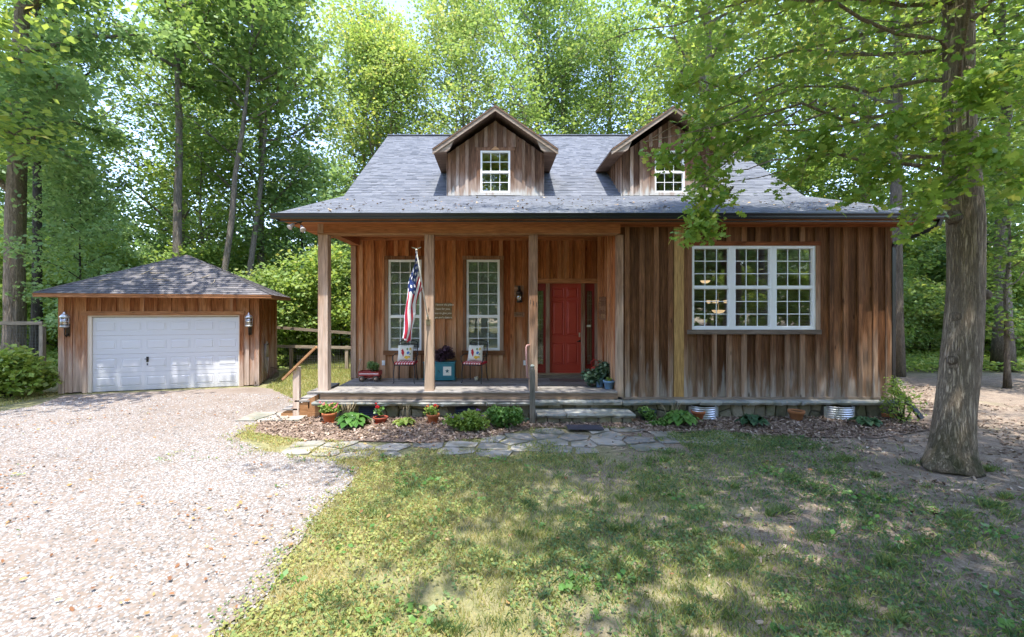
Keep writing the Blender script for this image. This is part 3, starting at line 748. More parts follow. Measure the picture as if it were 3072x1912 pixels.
for r in range(4):
    z0 = .01+r*(dh-.04)/4; z1 = .01+(r+1)*(dh-.04)/4-.006
    m.box(d0+.08, d1-.02, .055, .09, z0, z1, .5)
    for c in range(6):
        a = d0+.08+DW*(c+.10)/6; b = d0+.08+DW*(c+.90)/6; c0, c1 = z0+.13, z1-.13
        A = [(a, .0545, c0), (b, .0545, c0), (b, .0545, c1), (a, .0545, c1)]; M_ = [(a+.014, .070, c0+.014), (b-.014, .070, c0+.014), (b-.014, .070, c1-.014), (a+.014, .070, c1-.014)]; I = [(a+.04, .044, c0+.04), (b-.04, .044, c0+.04), (b-.04, .044, c1-.04), (a+.04, .044, c1-.04)]
        Z = [(a-.012, .050, c0-.012), (b+.012, .050, c0-.012), (b+.012, .050, c1+.012), (a-.012, .050, c1+.012)]
        m.add(Z+A+M_+I, [(k*4+i, k*4+(i+1) % 4, (k+1)*4+(i+1) % 4, (k+1)*4+i) for k in range(3) for i in range(4)]+[(12, 13, 14, 15)], .5)
gn = N('white_garage_door', .5, .35); go_ = gn.obj(); gz_ = gn.math('ADD', gn.rng(gn.sep(go_)[2], .45, .0, 0, .7), gn.math('MULTIPLY', gn.math('SUBTRACT', gn.noise(gn.map(go_, (3, 3, 1.2)), 1, 6, .65), .5), 1.2)); gn.col(gn.mix(gn.rng(gz_, .25, 1.0, 0, .55), (.60, .61, .63), (.38, .35, .31)))
gd = m.build('garage_door', gn.m, gar)
m = MB(); hx = d0+1.48; m.box(hx-.03, hx+.03, .035, .05, .86, 1.02); m.tube([(hx, .04, .95), (hx, .0, .95)], .012); m.bar((hx-.055, .0, .955), (hx+.055, .0, .955), .02, .02); m.box(hx-.012, hx+.012, .03, .05, .76, .82); m.build('door_handle', IRON, gd)
# hip roof
e0 = [(-.35, -.5), (LG+.46, -.5), (LG+.46, DG+.35), (-.35, DG+.35)]; ap = (2.62, 1.85, 4.36); ez = 2.93
m = MB()
def hip(mb, A, B_, T):
    A, B_, T = Vector(A), Vector(B_), Vector(T); u = (B_-A); Lb = u.length; u.normalize()
    t0 = (T-A).dot(u); foot = A+u*t0; sv = T-foot; S = sv.length; sv.normalize(); nn = u.cross(sv).normalized()
    if nn.z < 0: nn = -nn
    n = int(S/.13); e = S/n
    for i in range(n):
        s0, s1 = i*e, min((i+1)*e+.015, S)
        lo = lambda s: t0*s/S; hi_ = lambda s: Lb-(Lb-t0)*s/S
        x = lo(s0)-rnd.uniform(0, .2)
        while x < hi_(s0):
            w = rnd.choice((.11, .16, .22, .3)); a, b = max(x, lo(s0)), min(x+w, hi_(s0)); x += w
            if b-a < .01: continue
            ua, ub = min(max(a, lo(s1)), b), min(b, hi_(s1)); ub = max(ub, ua); h = .012+rnd.choice((0, .006))
            q = lambda xx, s, hh: A+u*xx+sv*s+nn*hh
            mb.add([q(a, s0, 0), q(b, s0, 0), q(b, s0, h), q(a, s0, h), q(ub, s1, .001), q(ua, s1, .001)], [(0, 1, 2, 3), (3, 2, 4, 5), (1, 4, 2), (0, 3, 5)], rnd.random())
for i in range(4):
    a, b = e0[i], e0[(i+1) % 4]; hip(m, (*a, ez), (*b, ez), ap)
gr = m.build('roof', R_garsh, gar)
m = MB()
for i in range(4): m.tube([(*e0[i], ez+.012), ap], .022, 6)
m.build('hip_cap', R_garsh, gr)
m = MB(); m.add([(*p, ez-.004) for p in e0]+[ap]+[(*p, ez-.05) for p in e0], [(0, 1, 4), (1, 2, 4), (2, 3, 4), (3, 0, 4), (8, 7, 6, 5)]); m.build('roof_deck', W_garx, gr)
m = MB()
for i in range(4):
    a, b = Vector((*e0[i], 0)), Vector((*e0[(i+1) % 4], 0)); m.bar(a+Vector((0, 0, ez-.05)), b+Vector((0, 0, ez-.05)), .03, .10)
    m.bar(a+Vector((0, 0, ez-.015)), b+Vector((0, 0, ez-.015)), .05, .025)
m.build('fascia', W_garx, gr)
m = MB(); m.box(-.34, LG+.49, -.49, .0, HG-.012, HG); m.box(LG, LG+.49, 0, DG+.4, HG-.012, HG); m.box(-.34, 0, 0, DG+.4, HG-.012, HG); m.build('soffit', W_orange, gar)
# ---------------------------------------------------------------- wall lanterns
def coach_lantern(label, loc, rz):
    t = thing('wall_lantern', label, 'wall lantern', loc, rz, 'lanterns flanking the garage door')
    m = MB(); m.box(-.05, .05, -.015, 0, -.42, -.05)
    m.tube([(0, -.01, -.34), (0, -.1, -.42), (0, -.17, -.34), (0, -.17, -.16)], .014); m.tube([(0, -.01, -.12), (0, -.08, -.06), (0, -.17, -.14)], .012); m.build('bracket', BRONZE, t)
    m = MB(); m.lathe([(.03, -.16), (.10, -.14), (.11, -.11), (.10, -.10)], (0, -.17, 0)); m.lathe([(.11, .13), (.12, .16), (.07, .22), (.035, .25), (.03, .29), (.0, .31)], (0, -.17, 0))
    for k in range(6): a = k*PI/3; m.tube([(.1*math.cos(a), -.17+.1*math.sin(a), -.11), (.1*math.cos(a), -.17+.1*math.sin(a), .14)], .006, 5)
    m.lathe([(.105, .015), (.109, .02), (.105, .025)], (0, -.17, 0)); m.build('cage', GALV, t)
    m = MB(); m.lathe([(.085, -.10), (.088, 0), (.085, .13)], (0, -.17, 0), 16); m.build('glass', LGLASS, t)
    m = MB(); m.lathe([(.0, -.1), (.02, -.1), (.02, -.02), (.0, 0)], (0, -.17, 0), 10); m.build('bulb', WHITE, t)
    return t
ga = gar.rotation_euler[2]; cg, sg = math.cos(ga), math.sin(ga)
def gloc(u, v, z): return (-12.75+u*cg-v*sg, 13.2+u*sg+v*cg, z)
L1 = coach_lantern('metal ship lantern on the garage wall left of the white door', gloc(.22, -.045, 2.1), ga)
dup(L1, gloc(5.02, -.045, 2.07), ga, 'metal ship lantern on the garage wall right of the white door')
t = thing('porch_lantern', 'dark porch lantern on a wooden block between the second tall window and the door', 'wall lantern', (.64, YB-.04, 2.82))
m = MB(); m.box(-.13, .13, -.03, 0, -.02, .30); m.build('backplate', W_trimx, t)
m = MB(); m.box(-.035, .035, -.05, -.03, .10, .28); m.tube([(0, -.05, .22), (0, -.11, .27), (0, -.15, .21)], .012); m.lathe([(.10, .07), (.07, .14), (.03, .18), (0, .2)], (0, -.15, 0), 8); m.lathe([(.0, -.17), (.085, -.16), (.09, -.14), (.085, -.13)], (0, -.15, 0), 8)
for k in range(4): a = k*PI/2+PI/4; m.tube([(.085*math.cos(a), -.15+.085*math.sin(a), -.14), (.10*math.cos(a), -.15+.1*math.sin(a), .07)], .008, 5)
m.build('lantern_cage', BRONZE, t)
m = MB(); m.lathe([(.072, -.13), (.085, .07)], (0, -.15, 0), 8); m.build('glass', LGLASS, t)
# floodlight under the left soffit
t = thing('floodlight', 'twin-headed floodlight hanging under the left end of the porch eave', 'floodlight', (-4.35, 10.0, ZC))
m = MB(); m.lathe([(.06, 0), (.06, -.03), (0, -.035)], (0, 0, 0), 14); m.tube([(0, 0, -.03), (-.09, -.02, -.06)], .012); m.tube([(0, 0, -.03), (.06, -.03, -.09)], .012); m.tube([(0, 0, -.02), (-.14, .05, -.0)], .006); m.build('mount', BRONZE, t)
FL = plain('reflector_glass', (.45, .40, .38), .2, .6, .1)
for dx, c in ((-1, (-.12, -.03, -.07)), (1, (.08, -.05, -.13))):
    m = MB(); c = Vector(c); d = Vector((dx*.45, -.55, -.7)).normalized(); m.tube([c-d*.02, c+d*.05, c+d*.12, c+d*.13], [.03, .04, .065, .06], 14); m.build('lamp_head', FL, t)
# ---------------------------------------------------------------- text helper
def text_mesh(name, body, size, mat, parent, loc, rot=(PI/2, 0, 0), ext=.004, align='CENTER', shear=0.0, spacing=1.0):
    cu = bpy.data.curves.new(name, 'FONT'); cu.body = body; cu.size = size; cu.extrude = ext; cu.align_x = align; cu.align_y = 'CENTER'; cu.shear = shear; cu.space_line = spacing; cu.resolution_u = 2
    ob = bpy.data.objects.new(name+'_tmp', cu); COL.objects.link(ob)
    dg = bpy.context.evaluated_depsgraph_get(); me = bpy.data.meshes.new_from_object(ob.evaluated_get(dg)); bpy.data.objects.remove(ob)
    me.materials.clear(); me.materials.append(mat); o = bpy.data.objects.new(name, me); COL.objects.link(o); o.parent = parent; o.location = loc; o.rotation_euler = rot
    return o
CREAM = plain('cream_lettering', (.80, .74, .58), .6, .2, .03)
SIGNW = plain('olive_brown_sign_board', (.19, .115, .05), .7, .2, .2, 14)
m = MB(); sx0, sx1 = -1.70, -1.17; sg_ = thing('wall_sign', 'brown wooden sign with four lines of cream writing, hung between the porch windows', 'sign', ((sx0+sx1)/2, YB-.036, 2.43))
poly = rough_poly([(-.265, -.215), (.265, -.215), (.265, .215), (-.265, .215)], .006, .06)
m.slab(poly, lambda a, b: (a, -.022, b), lambda a, b: (a, 0, b)); m.build('board', SIGNW, sg_)
text_mesh('lettering', 'For I know the plans\nI have for you,\nplans to give you\nhope and a future.', .074, CREAM, sg_, (0, -.0235, 0), ext=.0015, shear=.25, spacing=1.55)
# small plaque under lantern
pl = thing('wall_plaque', 'small wooden plaque on the batten below the porch lantern', 'plaque', (.645, YB-.036, 2.335))
m = MB(); m.slab(rough_poly([(-.14, -.07), (.14, -.07), (.14, .07), (-.14, .07)], .006, .05), lambda a, b: (a, -.03, b), lambda a, b: (a, 0, b)); m.build('board', W_trimx, pl)
m = MB()
for k in range(5): m.tube([(-.09+k*.042, -.032, -.03), (-.08+k*.042, -.034, .03)], .005, 5)
m.build('carving', BRONZE, pl)
# rustic carved sign on the recess wall
rs = thing('carved_sign', 'split wooden sign with carved relief on the side wall right of the red door', 'sign', (2.735, 11.48, 2.50))
m = MB()
for k in range(5):
    z0 = -.29+k*.118; m.slab(rough_poly([(-.36, z0), (.34+rnd.uniform(-.05, .05), z0), (.34+rnd.uniform(-.05, .05), z0+.112), (-.36, z0+.112)], .008, .08), lambda a, b: (-.02, a, b), lambda a, b: (0, a, b))
m.build('plank', W_trimx, rs)
m = MB()
for k in range(6): m.box(-.032, -.021, .10+.0, .26, .02+k*.04, .038+k*.04)
for k in range(7): m.box(-.03, -.021, -.3+k*.05, -.28+k*.05, -.24, -.14)
m.build('carving', W_orange, rs)
# house number on third post
hn = thing('house_number', 'three dark metal digits reading 111, stepping down the third porch post', 'house number', (.87, YW-.113, 2.61))
for k in range(3): text_mesh('digit', '1', .14, IRON, hn, (-.065+k*.065, 0, .03-k*.028), ext=.006)
# outlets
OUT = plain('outlet_cover', (.72, .74, .78), .4, .4, .03)
for x, l in ((-3.02, 'white weatherproof outlet cover on the porch wall beside the red wagon'), (.80, 'white weatherproof outlet cover on the porch wall near the grab rail')):
    t = thing('wall_outlet', l, 'outlet', (x, YB-.035, 1.03)); m = MB(); m.box(-.042, .042, -.03, 0, -.065, .065); m.build('cover', OUT, t); m = MB(); m.box(-.03, .03, -.036, -.03, .0, .05); m.box(-.03, .03, -.036, -.03, -.05, -.004); m.build('flap', WHITE, t)
# grab rail + short post
t = thing('grab_rail', 'mauve painted pipe rail fixed to the third porch post', 'handrail', (.75, YW-.15, .9))
m = MB(); m.tube([(.03, .04, .76), (-.03, .0, .755), (-.05, -.03, .72), (-.045, -.06, .40), (-.03, -.08, .06), (0, -.07, .02), (.06, 0, .0)], .021, 10); m.build('pipe', plain('mauve_paint', (.36, .20, .18), .45, .4, .08), t)
t = thing('rail_post', 'short grey wooden post standing at the left end of the stone steps', 'post', (.80, 9.72, 0))
m = MB(); m.box(-.055, .055, -.055, .055, 0, 1.17); m.add([(-.05, -.05, 1.17), (.05, -.05, 1.17), (.05, .05, 1.17), (-.05, .05, 1.17), (-.035, -.035, 1.24), (.035, -.035, 1.24), (.035, .035, 1.24), (-.035, .035, 1.24)], MB.BF); m.build('post', W_grey if False else wood('grey_post_wood', (.15, .14, .12), (.33, .31, .26), 'z'), t)
m = MB(); m.lathe([(.0, 1.29), (.04, 1.28), (.05, 1.25), (.04, 1.235)], (0, 0, 0), 12); m.build('cap', plain('lichen_cap', (.33, .36, .32), .9, .1, .2), t)
# left stair rail
t = thing('stair_rail', 'sloping wooden handrail on a post beside the side steps', 'handrail', (-4.55, 10.38, 0))
m = MB(); m.box(-.07, .0, -.10, -.06, 0, 1.07); m.box(-.0, .075, -.10, -.0, 0, 1.16); m.build('post', W_postl, t)
m = MB(); m.bar((-.29, -.12, .88), (.47, -.12, 1.62), .09, .045, (0, 0, 1)); m.build('rail', W_orange, t)
# stone steps
st = thing('stone_steps', 'two mossy flagstone steps leading up to the porch in front of the red door', 'steps', (1.9, 10.1, 0))
m = MB(); m.box(-.98, 1.02, -.32, .22, -.02, .12)
m.build('core', S_mort, st)
m = MB(); stone_face(m, voronoi([(-.9+k*.27+rnd.uniform(-.06, .06), .07) for k in range(8)], (-1.0, 1.05, -.03, .15), .025), lambda a, d, z: (a, -.31-d, z), .01, .04); m.build('riser', S_found, st); m = MB()
stone_face(m, voronoi([(-.9+k*.33+rnd.uniform(-.06, .06), .29) for k in range(7)], (-1.0, 1.0, .22, .34), .02), lambda a, d, z: (a, .2-d, z), .01, .04); m.build('riser', S_found, st)
m = MB(); x = -1.0
for x2 in (-.35, .25, 1.12): ragged_slab(m, x, x2-.01, -.40, .18, .135, .22, .035); x = x2
m.build('tread', S_cap, st)
m = MB(); x = -1.02
for x2 in (-.5, .3, .96): ragged_slab(m, x, x2-.01, .02, .42, .335, .425, .03); x = x2
m.build('top_tread', S_cap, st)
# ================================================================ PORCH FURNITURE
REDC = plain('red_cushion', (.50, .035, .05), .8, .2, .1); PINKC = plain('white_cushion_stripe', (.78, .62, .62), .8, .2, .05)
PILW = plain('white_pillow_cloth', (.72, .70, .62), .85, .1, .05, 20)
BIRD = plain('red_bird_print', (.45, .03, .04), .8, .1, .1); YEL = plain('yellow_print', (.65, .42, .06), .8, .1, .2); BLU = plain('blue_print', (.08, .18, .45), .8, .1, .2); GRNP = plain('green_print', (.15, .26, .09), .8, .1, .2)
def chair(label, loc, rz, first=None):
    if first: return dup(first, loc, rz, label)
    t = thing('patio_chair', label, 'chair', loc, rz, 'wrought iron chairs on the porch')
    for sx in (-1, 1):
        m = MB(); m.tube([(sx*.25, -.24, .46), (sx*.27, -.25, .25), (sx*.255, -.27, .03), (sx*.27, -.30, .0)], .012); m.build('leg', IRON, t)
        m = MB(); m.tube([(sx*.22, .22, .46), (sx*.23, .25, .2), (sx*.25, .31, 0)], .012); m.build('leg', IRON, t)
        m = MB(); m.tube([(sx*.23, .25, .72), (sx*.30, .05, .71), (sx*.31, -.20, .66), (sx*.29, -.25, .58), (sx*.25, -.24, .46)], .012); m.build('arm', IRON, t)
    m = MB(); m.tube([(-.25, -.24, .45), (.25, -.24, .45), (.23, .23, .45), (-.23, .23, .45), (-.25, -.24, .45)], .013)
    for k in range(9): m.tube([(-.22+k*.055, -.24, .45), (-.21+k*.052, .23, .45)], .005, 4)
    for k in range(6): m.tube([(-.24, -.2+k*.08, .45), (.24, -.2+k*.08, .45)], .005, 4)
    m.build('seat', IRON, t)
    m = MB(); m.tube([(-.23, .22, .45), (-.24, .27, .75), (-.24, .32, .98), (-.20, .33, 1.02), (-.08, .34, 1.045), (.08, .34, 1.045), (.20, .33, 1.02), (.24, .32, .98), (.24, .27, .75), (.23, .22, .45)], .012)
    m.tube([(-.24, .31, .93), (-.1, .32, .95), (.1, .32, .95), (.24, .31, .93)], .010)
    for k in range(9): m.tube([(-.2+k*.05, .23, .46), (-.2+k*.05, .31, .93)], .005, 4)
    for k in range(7): m.tube([(-.23, .235+k*.012, .5+k*.065), (.23, .235+k*.012, .5+k*.065)], .005, 4)
    m.build('backrest', IRON, t); return t
def seat_cushion(label, loc, rz, first=None):
    if first: return dup(first, loc, rz, label)
    t = thing('seat_cushion', label, 'cushion', loc, rz, 'striped seat cushions')
    m = MB()
    for k in range(8):
        x = -.235+k*.067; m.tube([(x, -.24, .03), (x, 0, .035), (x, .2, .03)], .034, 8)
    m.build('tuft', REDC, t); m = MB()
    for k in range(7):
        x = -.2+k*.067; m.tube([(x, -.255, .03), (x, 0, .05), (x, .2, .03)], .022, 8)
    m.build('stripe', PINKC, t); return t
def pillow(label, loc, rz, first=None):
    if first: return dup(first, loc, rz, label)
    t = thing('throw_pillow', label, 'pillow', loc, rz, 'pillows printed with a red bird')
    m = MB(); n = 12; S = .20; vs = []; 
    for side in (-1, 1):
        for i in range(n+1):
            for j in range(n+1):
                u, v = i/n*2-1, j/n*2-1; th = .075*max(0, (1-u**4)*(1-v**4))**.5; pin = 1-.06*(1-abs(u*v))*(abs(u)**3+abs(v)**3)
                vs.append((u*S*pin, side*th+v*.06, v*S*pin+S))
    w = n+1; fs = []
    for s in range(2):
        for i in range(n):
            for j in range(n):
                q = s*w*w+i*w+j; f = (q, q+1, q+w+1, q+w); fs.append(f if s else f[::-1])
    m.add(vs, fs, .5, 0, True); m.build('cover', PILW, t)
    def blob(mt, nm, pts):
        m = MB(); m.slab(pts, lambda a, b: (a, -.083+(b-S)*.30+.9*((a/S)**4+((b-S)/S)**4)*.03, b), lambda a, b: (a, -.06+(b-S)*.3, b)); m.build(nm, mt, t)
    blob(BIRD, 'bird_print', [(-.045, .11), (-.03, .16), (-.02, .22), (-.045, .28), (-.07, .315), (-.085, .28), (-.11, .27), (-.09, .25), (-.095, .2), (-.07, .17)])
    blob(YEL, 'flower_print', [(.0, .08), (.05, .05), (.1, .09), (.14, .08), (.13, .13), (.07, .13), (.02, .14), (-.02, .10)])
    blob(YEL, 'flower_print', [(.10, .30), (.14, .27), (.16, .32), (.12, .35)])
    blob(BLU, 'flower_print', [(.04, .20), (.07, .17), (.10, .19), (.12, .22), (.08, .25), (.05, .23)])
    blob(GRNP, 'leaf_print', [(.03, .30), (.06, .27), (.08, .31), (.05, .34)]); blob(GRNP, 'leaf_print', [(.10, .16), (.15, .17), (.14, .21)])
    return t
ZF = ZD+.004
c1 = (-2.30, 11.62, ZF); c2 = (-.52, 11.62, ZF)
A1 = chair('black wrought iron chair left of the middle porch post, under the flag', c1, .0)
A2 = chair('black wrought iron chair in front of the second tall window, turned slightly away', c2, -.30, A1)
def rel(c, rz, p): return (c[0]+p[0]*math.cos(rz)-p[1]*math.sin(rz), c[1]+p[0]*math.sin(rz)+p[1]*math.cos(rz), c[2]+p[2])
B1 = seat_cushion('red and white striped cushion on the chair left of the middle post', rel(c1, 0, (0, 0, .46)), 0)
seat_cushion('red and white striped cushion on the chair by the second window', rel(c2, -.3, (0, 0, .46)), -.3, B1)
D1 = pillow('bird pillow on the chair left of the middle post', rel(c1, 0, (-.03, .08, .53)), 0)
pillow('bird pillow on the chair by the second window', rel(c2, -.3, (-.02, .08, .53)), -.25, D1)
bk = thing('basket', 'tiny pale basket on the deck beneath the right porch chair', 'basket', (-.50, 11.85, ZF)); m = MB(); m.lathe([(.04, 0), (.055, .07), (.06, .085), (.05, .08), (.035, .01)], n=10); m.build('bowl', CREAM, bk)
# teal cabinet with star panels
TEAL = plain('teal_paint', (.03, .17, .21), .5, .4, .12, 6); DTEAL = plain('dark_teal_paint', (.015, .09, .11), .5, .4, .1)
cb = thing('cabinet', 'low teal cabinet with two white star panels between the porch windows', 'cabinet', (-1.455, 11.85, ZF))
m = MB(); m.box(-.40, .40, -.18, .18, .05, .47); m.box(-.42, .42, -.20, .19, .47, .495); m.box(-.42, .42, -.20, .19, .03, .06); m.build('body', TEAL, cb)
for sx in (-1, 1):
    for sy in (-1, 1): m = MB(); m.lathe([(.025, .03), (.03, .02), (.02, 0)], (sx*.36, sy*.15, 0), 10); m.build('foot', BRASS, cb)
for sx in (-1, 1):
    m = MB(); c = sx*.21; m.box(c-.17, c+.17, -.19, -.18, .08, .45); dr = m.build('door', TEAL, cb)
    m = MB(); m.box(c-.105, c+.105, -.196, -.19, .15, .38); m.build('panel', PILW, dr)
    m = MB(); m.slab([(c+(.06 if k % 2 == 0 else .025)*math.sin(k*PI/5), .265+(.06 if k % 2 == 0 else .025)*math.cos(k*PI/5)) for k in range(10)], lambda a, b: (a, -.200, b), lambda a, b: (a, -.196, b)); m.build('star', DTEAL, dr)
m = MB(); m.tube([(-.015, -.18, .27), (-.015, -.21, .27)], .012); m.tube([(.015, -.18, .24), (.015, -.21, .24)], .012); m.build('knob', BRONZE, cb)
# red wagon
WRED = plain('red_wagon_paint', (.36, .05, .045), .5, .4, .15, 10); RUB = plain('worn_rubber', (.10, .075, .06), .85, .2, .2, 12)
wg = thing('toy_wagon', 'old red toy wagon with tan wheels and raised handle at the left of the porch', 'wagon', (-3.27, 11.75, ZF))
m = MB(); A_ = [(-.25, -.15), (.27, -.15), (.27, .15), (-.25, .15)]; 
for (x0, x1, y0, y1) in ((-.26, .28, -.16, -.15), (-.26, .28, .15, .16), (-.26, -.25, -.15, .15), (.27, .28, -.15, .15)): m.box(x0, x1, y0, y1, .15, .245)
m.box(-.25, .27, -.15, .15, .15, .165); m.tube([(-.26, -.16, .25), (.28, -.16, .25), (.28, .16, .25), (-.26, .16, .25), (-.26, -.16, .25)], .010); m.box(-.22, .24, -.10, .10, .09, .15); m.build('body', WRED, wg)
m = MB(); m.box(-.24, .26, -.163, -.160, .19, .215); m.build('side_stripe', PINKC, wg)
for sx, cx in ((-1, -.17), (1, .19)):
    for sy in (-1, 1):
        m = MB(); y0 = sy*.15
        m.tube([(cx, y0-.02, .075), (cx, y0-.018, .075), (cx, y0+.018, .075), (cx, y0+.02, .075)], [.055, .075, .075, .055], 20); w_ = m.build('wheel', RUB, wg)
        m = MB(); m.tube([(cx, y0-.026*1, .075), (cx, y0+.026, .075)], .035, 14); m.build('rim', plain('tan_rim', (.4, .28, .2), .6, .3, .1), w_)
m = MB(); m.tube([(-.25, 0, .10), (-.33, -.05, .12), (-.18, -.22, .54), (-.17, -.23, .58)], .009); m.tube([(-.21, -.23, .58), (-.13, -.23, .58)], .012); m.build('handle', WHITE if False else plain('worn_handle_metal', (.35, .3, .27), .5, .4, .1, 9, .4), wg)
# doormats
RUG = plain('grey_brown_doormat', (.17, .13, .115), .95, .1, .2, 40)
t = thing('doormat', 'thin brown doormat lying before the red front door', 'doormat', (1.95, 11.82, ZF)); m = MB(); m.box(-.52, .52, -.22, .22, 0, .012); m.build('mat', RUG, t)
t = thing('doormat', 'dark slate coloured mat on the flagstones below the steps', 'doormat', (1.84, 9.28, .045), -.04); m = MB(); m.slab(rough_poly([(-.36, -.19), (.36, -.19), (.36, .17), (-.36, .17)], .006, .1), lambda a, b: (a, b, 0), lambda a, b: (a, b, .014)); m.build('mat', plain('slate_rubber_mat', (.05, .05, .065), .8, .3, .15, 30), t)
# red watering can behind plant
rc = thing('watering_can', 'red metal watering can standing behind the leafy plant right of the door', 'watering can', (2.55, 11.55, ZF))
RM = plain('red_enamel', (.42, .04, .025), .5, .4, .1)
m = MB(); m.lathe([(.11, 0), (.12, .01), (.10, .34), (.085, .38), (.05, .40), (0, .40)], n=18); m.build('body', RM, rc)
m = MB(); m.tube([(-.08, 0, .40), (-.10, 0, .52), (0, 0, .58), (.08, 0, .54), (.12, 0, .30)], .014); m.build('handle', RM, rc); m = MB(); m.tube([(.1, 0, .12), (.2, -.02, .34), (.24, -.02, .42)], [.03, .02, .02]); m.build('spout', RM, rc)
# ---------------------------------------------------------------- flag
FWH = plain('flag_white_cloth', (.78, .76, .76), .8, .1, .04); FRD = plain('flag_red_cloth', (.50, .035, .06), .8, .1, .08); FBL = plain('flag_blue_cloth', (.03, .05, .16), .8, .1, .1)
fl = thing('flag', 'stars and stripes flag hanging from an angled white pole on the middle porch post', 'flag', (-1.53, YW-.13, 2.22))
tip = Vector((-.085, -1.02, 1.42)); base = Vector((0, -.03, .02)); pd = (base-tip).normalized()
m = MB(); m.tube([base, tip], .014, 8); m.tube([tip, tip-pd*.02], .02); m.build('pole', plain('white_pole', (.72, .70, .66), .4, .4, .05), fl)
m = MB(); m.box(-.05, .05, -.02, .02, -.09, .03); m.tube([(0, -.01, -.0), (0, -.10, .13)], .024); m.build('bracket', BRASS, fl)
m = MB(); t0 = tip-pd*.03; m.lathe([(.0, -.0), (.022, .015), (.02, .035), (0, .05)], tuple(t0), 10)
for s in (-1, 1): m.hexa([t0+Vector((0, -.01, .04)), t0+Vector((s*.09, -.01, .075)), t0+Vector((s*.09, .01, .075)), t0+Vector((0, .01, .04)), t0+Vector((0, -.01, .06)), t0+Vector((s*.10, -.01, .09)), t0+Vector((s*.10, .01, .09)), t0+Vector((0, .01, .065))])
m.build('eagle_finial', BRASS, fl)
m = MB(); NH, NW = 52, 60; H_, W_ = .88, 1.74; vs = []
for i in range(NH+1):
    h = i/NH
    for j in range(NW+1):
        w = j/NW; k = 1-.60*min(1, w*1.05); hp = h*k
        p = tip+pd*(H_*hp)
        drop = W_*w*(1.0-.10*h)
        q = Vector((p.x-.27*w*(1-.2*h)-.03*math.sin(w*5), p.y, p.z-drop)); amp = .055*min(1, w*3.2)
        q.y += amp*math.sin(h*15+w*2.0)+.02*math.sin(h*31+w*5); q.x += amp*1.0*math.cos(h*15+w*2.0)+.012*math.sin(w*14+h*8)-.02
        vs.append(q)
W1 = NW+1
stripe = [[], [], []]
for i in range(NH):
    for j in range(NW):
        f = (i*W1+j, i*W1+j+1, (i+1)*W1+j+1, (i+1)*W1+j); s = int(i/NH*13)
        if i < NH*7/13 and j < NW*.4:
            star = (i % 4 in (1, 2)) and ((j+(3 if (i//4) % 2 else 0)) % 5 in (1, 2))
            stripe[2 if not star else 0].append(f)
        else: stripe[1 if s % 2 == 0 else 0].append(f)
b0 = len(m.v); m.v.extend([tuple(v) for v in vs])
for mi in range(3):
    for f in stripe[mi]: m.f.append(f); m.t.append(.5); m.m.append(mi); m.s.append(True)
m.build('cloth', [FWH, FRD, FBL], fl)
# ================================================================ SMALL PLANTS
def srt(*c): return [srgb(*c)]
LF = dict(
 oak=leafmat('oak_leaves', [(0, (.08, .17, .045)), (.5, (.17, .30, .06)), (.85, (.30, .41, .08)), (1, (.46, .47, .11))], .5),
 far=leafmat('woodland_leaves', [(0, (.11, .20, .06)), (.4, (.22, .34, .085)), (.8, (.37, .46, .12)), (1, (.52, .50, .15))], .5),
 pale=leafmat('pale_ash_leaves', [(0, (.11, .20, .065)), (.5, (.22, .33, .10)), (.85, (.34, .43, .15)), (1, (.46, .47, .20))], .5),
 teal=leafmat('blue_green_leaves', [(0, (.11, .19, .09)), (.5, (.21, .34, .15)), (1, (.34, .46, .21))], .5),
 lime=leafmat('lime_leaves', [(0, (.10, .19, .03)), (.5, (.22, .33, .06)), (1, (.36, .42, .12))], .4),
 hosta=leafmat('hosta_leaves', [(0, (.05, .14, .03)), (.5, (.11, .24, .05)), (1, (.22, .34, .09))], .3, .4),
 dark=leafmat('dark_plant_leaves', [(0, (.02, .06, .03)), (.5, (.045, .11, .05)), (1, (.09, .17, .08))], .25, .4),
 purple=leafmat('purple_leaves', [(0, (.03, .018, .03)), (.5, (.08, .045, .07)), (1, (.20, .12, .16))], .2, .4),
 blue=leafmat('grey_green_leaves', [(0, (.035, .08, .05)), (.5, (.08, .15, .095)), (1, (.15, .23, .15))], .25, .4),
 grass=leafmat('grass_blades', [(0, (.065, .135, .055)), (.35, (.145, .235, .085)), (.62, (.33, .36, .11)), (1, (.52, .42, .20))], .4, .6),
 dry=leafmat('dry_stems', [(0, (.30, .22, .12)), (1, (.55, .46, .30))], .1, .8))
def rotrand(N_, tilt):
    """leaf axis frames: normals tilted from up by tilt*gauss; returns a,s,n (N,3)"""
    n = np.stack([npr.normal(0, tilt, N_), npr.normal(0, tilt, N_), np.ones(N_)], 1); n /= np.linalg.norm(n, axis=1, keepdims=True)
    th = npr.uniform(0, 2*PI, N_); r = np.stack([np.cos(th), np.sin(th), np.zeros(N_)], 1)
    a = r-n*np.sum(r*n, 1, keepdims=True); a /= np.linalg.norm(a, axis=1, keepdims=True); s = np.cross(n, a); return a, s, n
LEAF4 = np.array([[0, 0, 0], [.5, .38, .05], [1, 0, -.03], [.5, -.38, .05]])
LEAF_OAK = np.array([[0, .0, 0], [.22, .10, .01], [.30, .28, .03], [.42, .14, .01], [.58, .40, .03], [.64, .16, 0], [.85, .26, 0], [1, 0, -.06], [.85, -.26, 0], [.64, -.16, 0], [.58, -.40, .03], [.42, -.14, .01], [.30, -.28, .03], [.22, -.10, .01]])
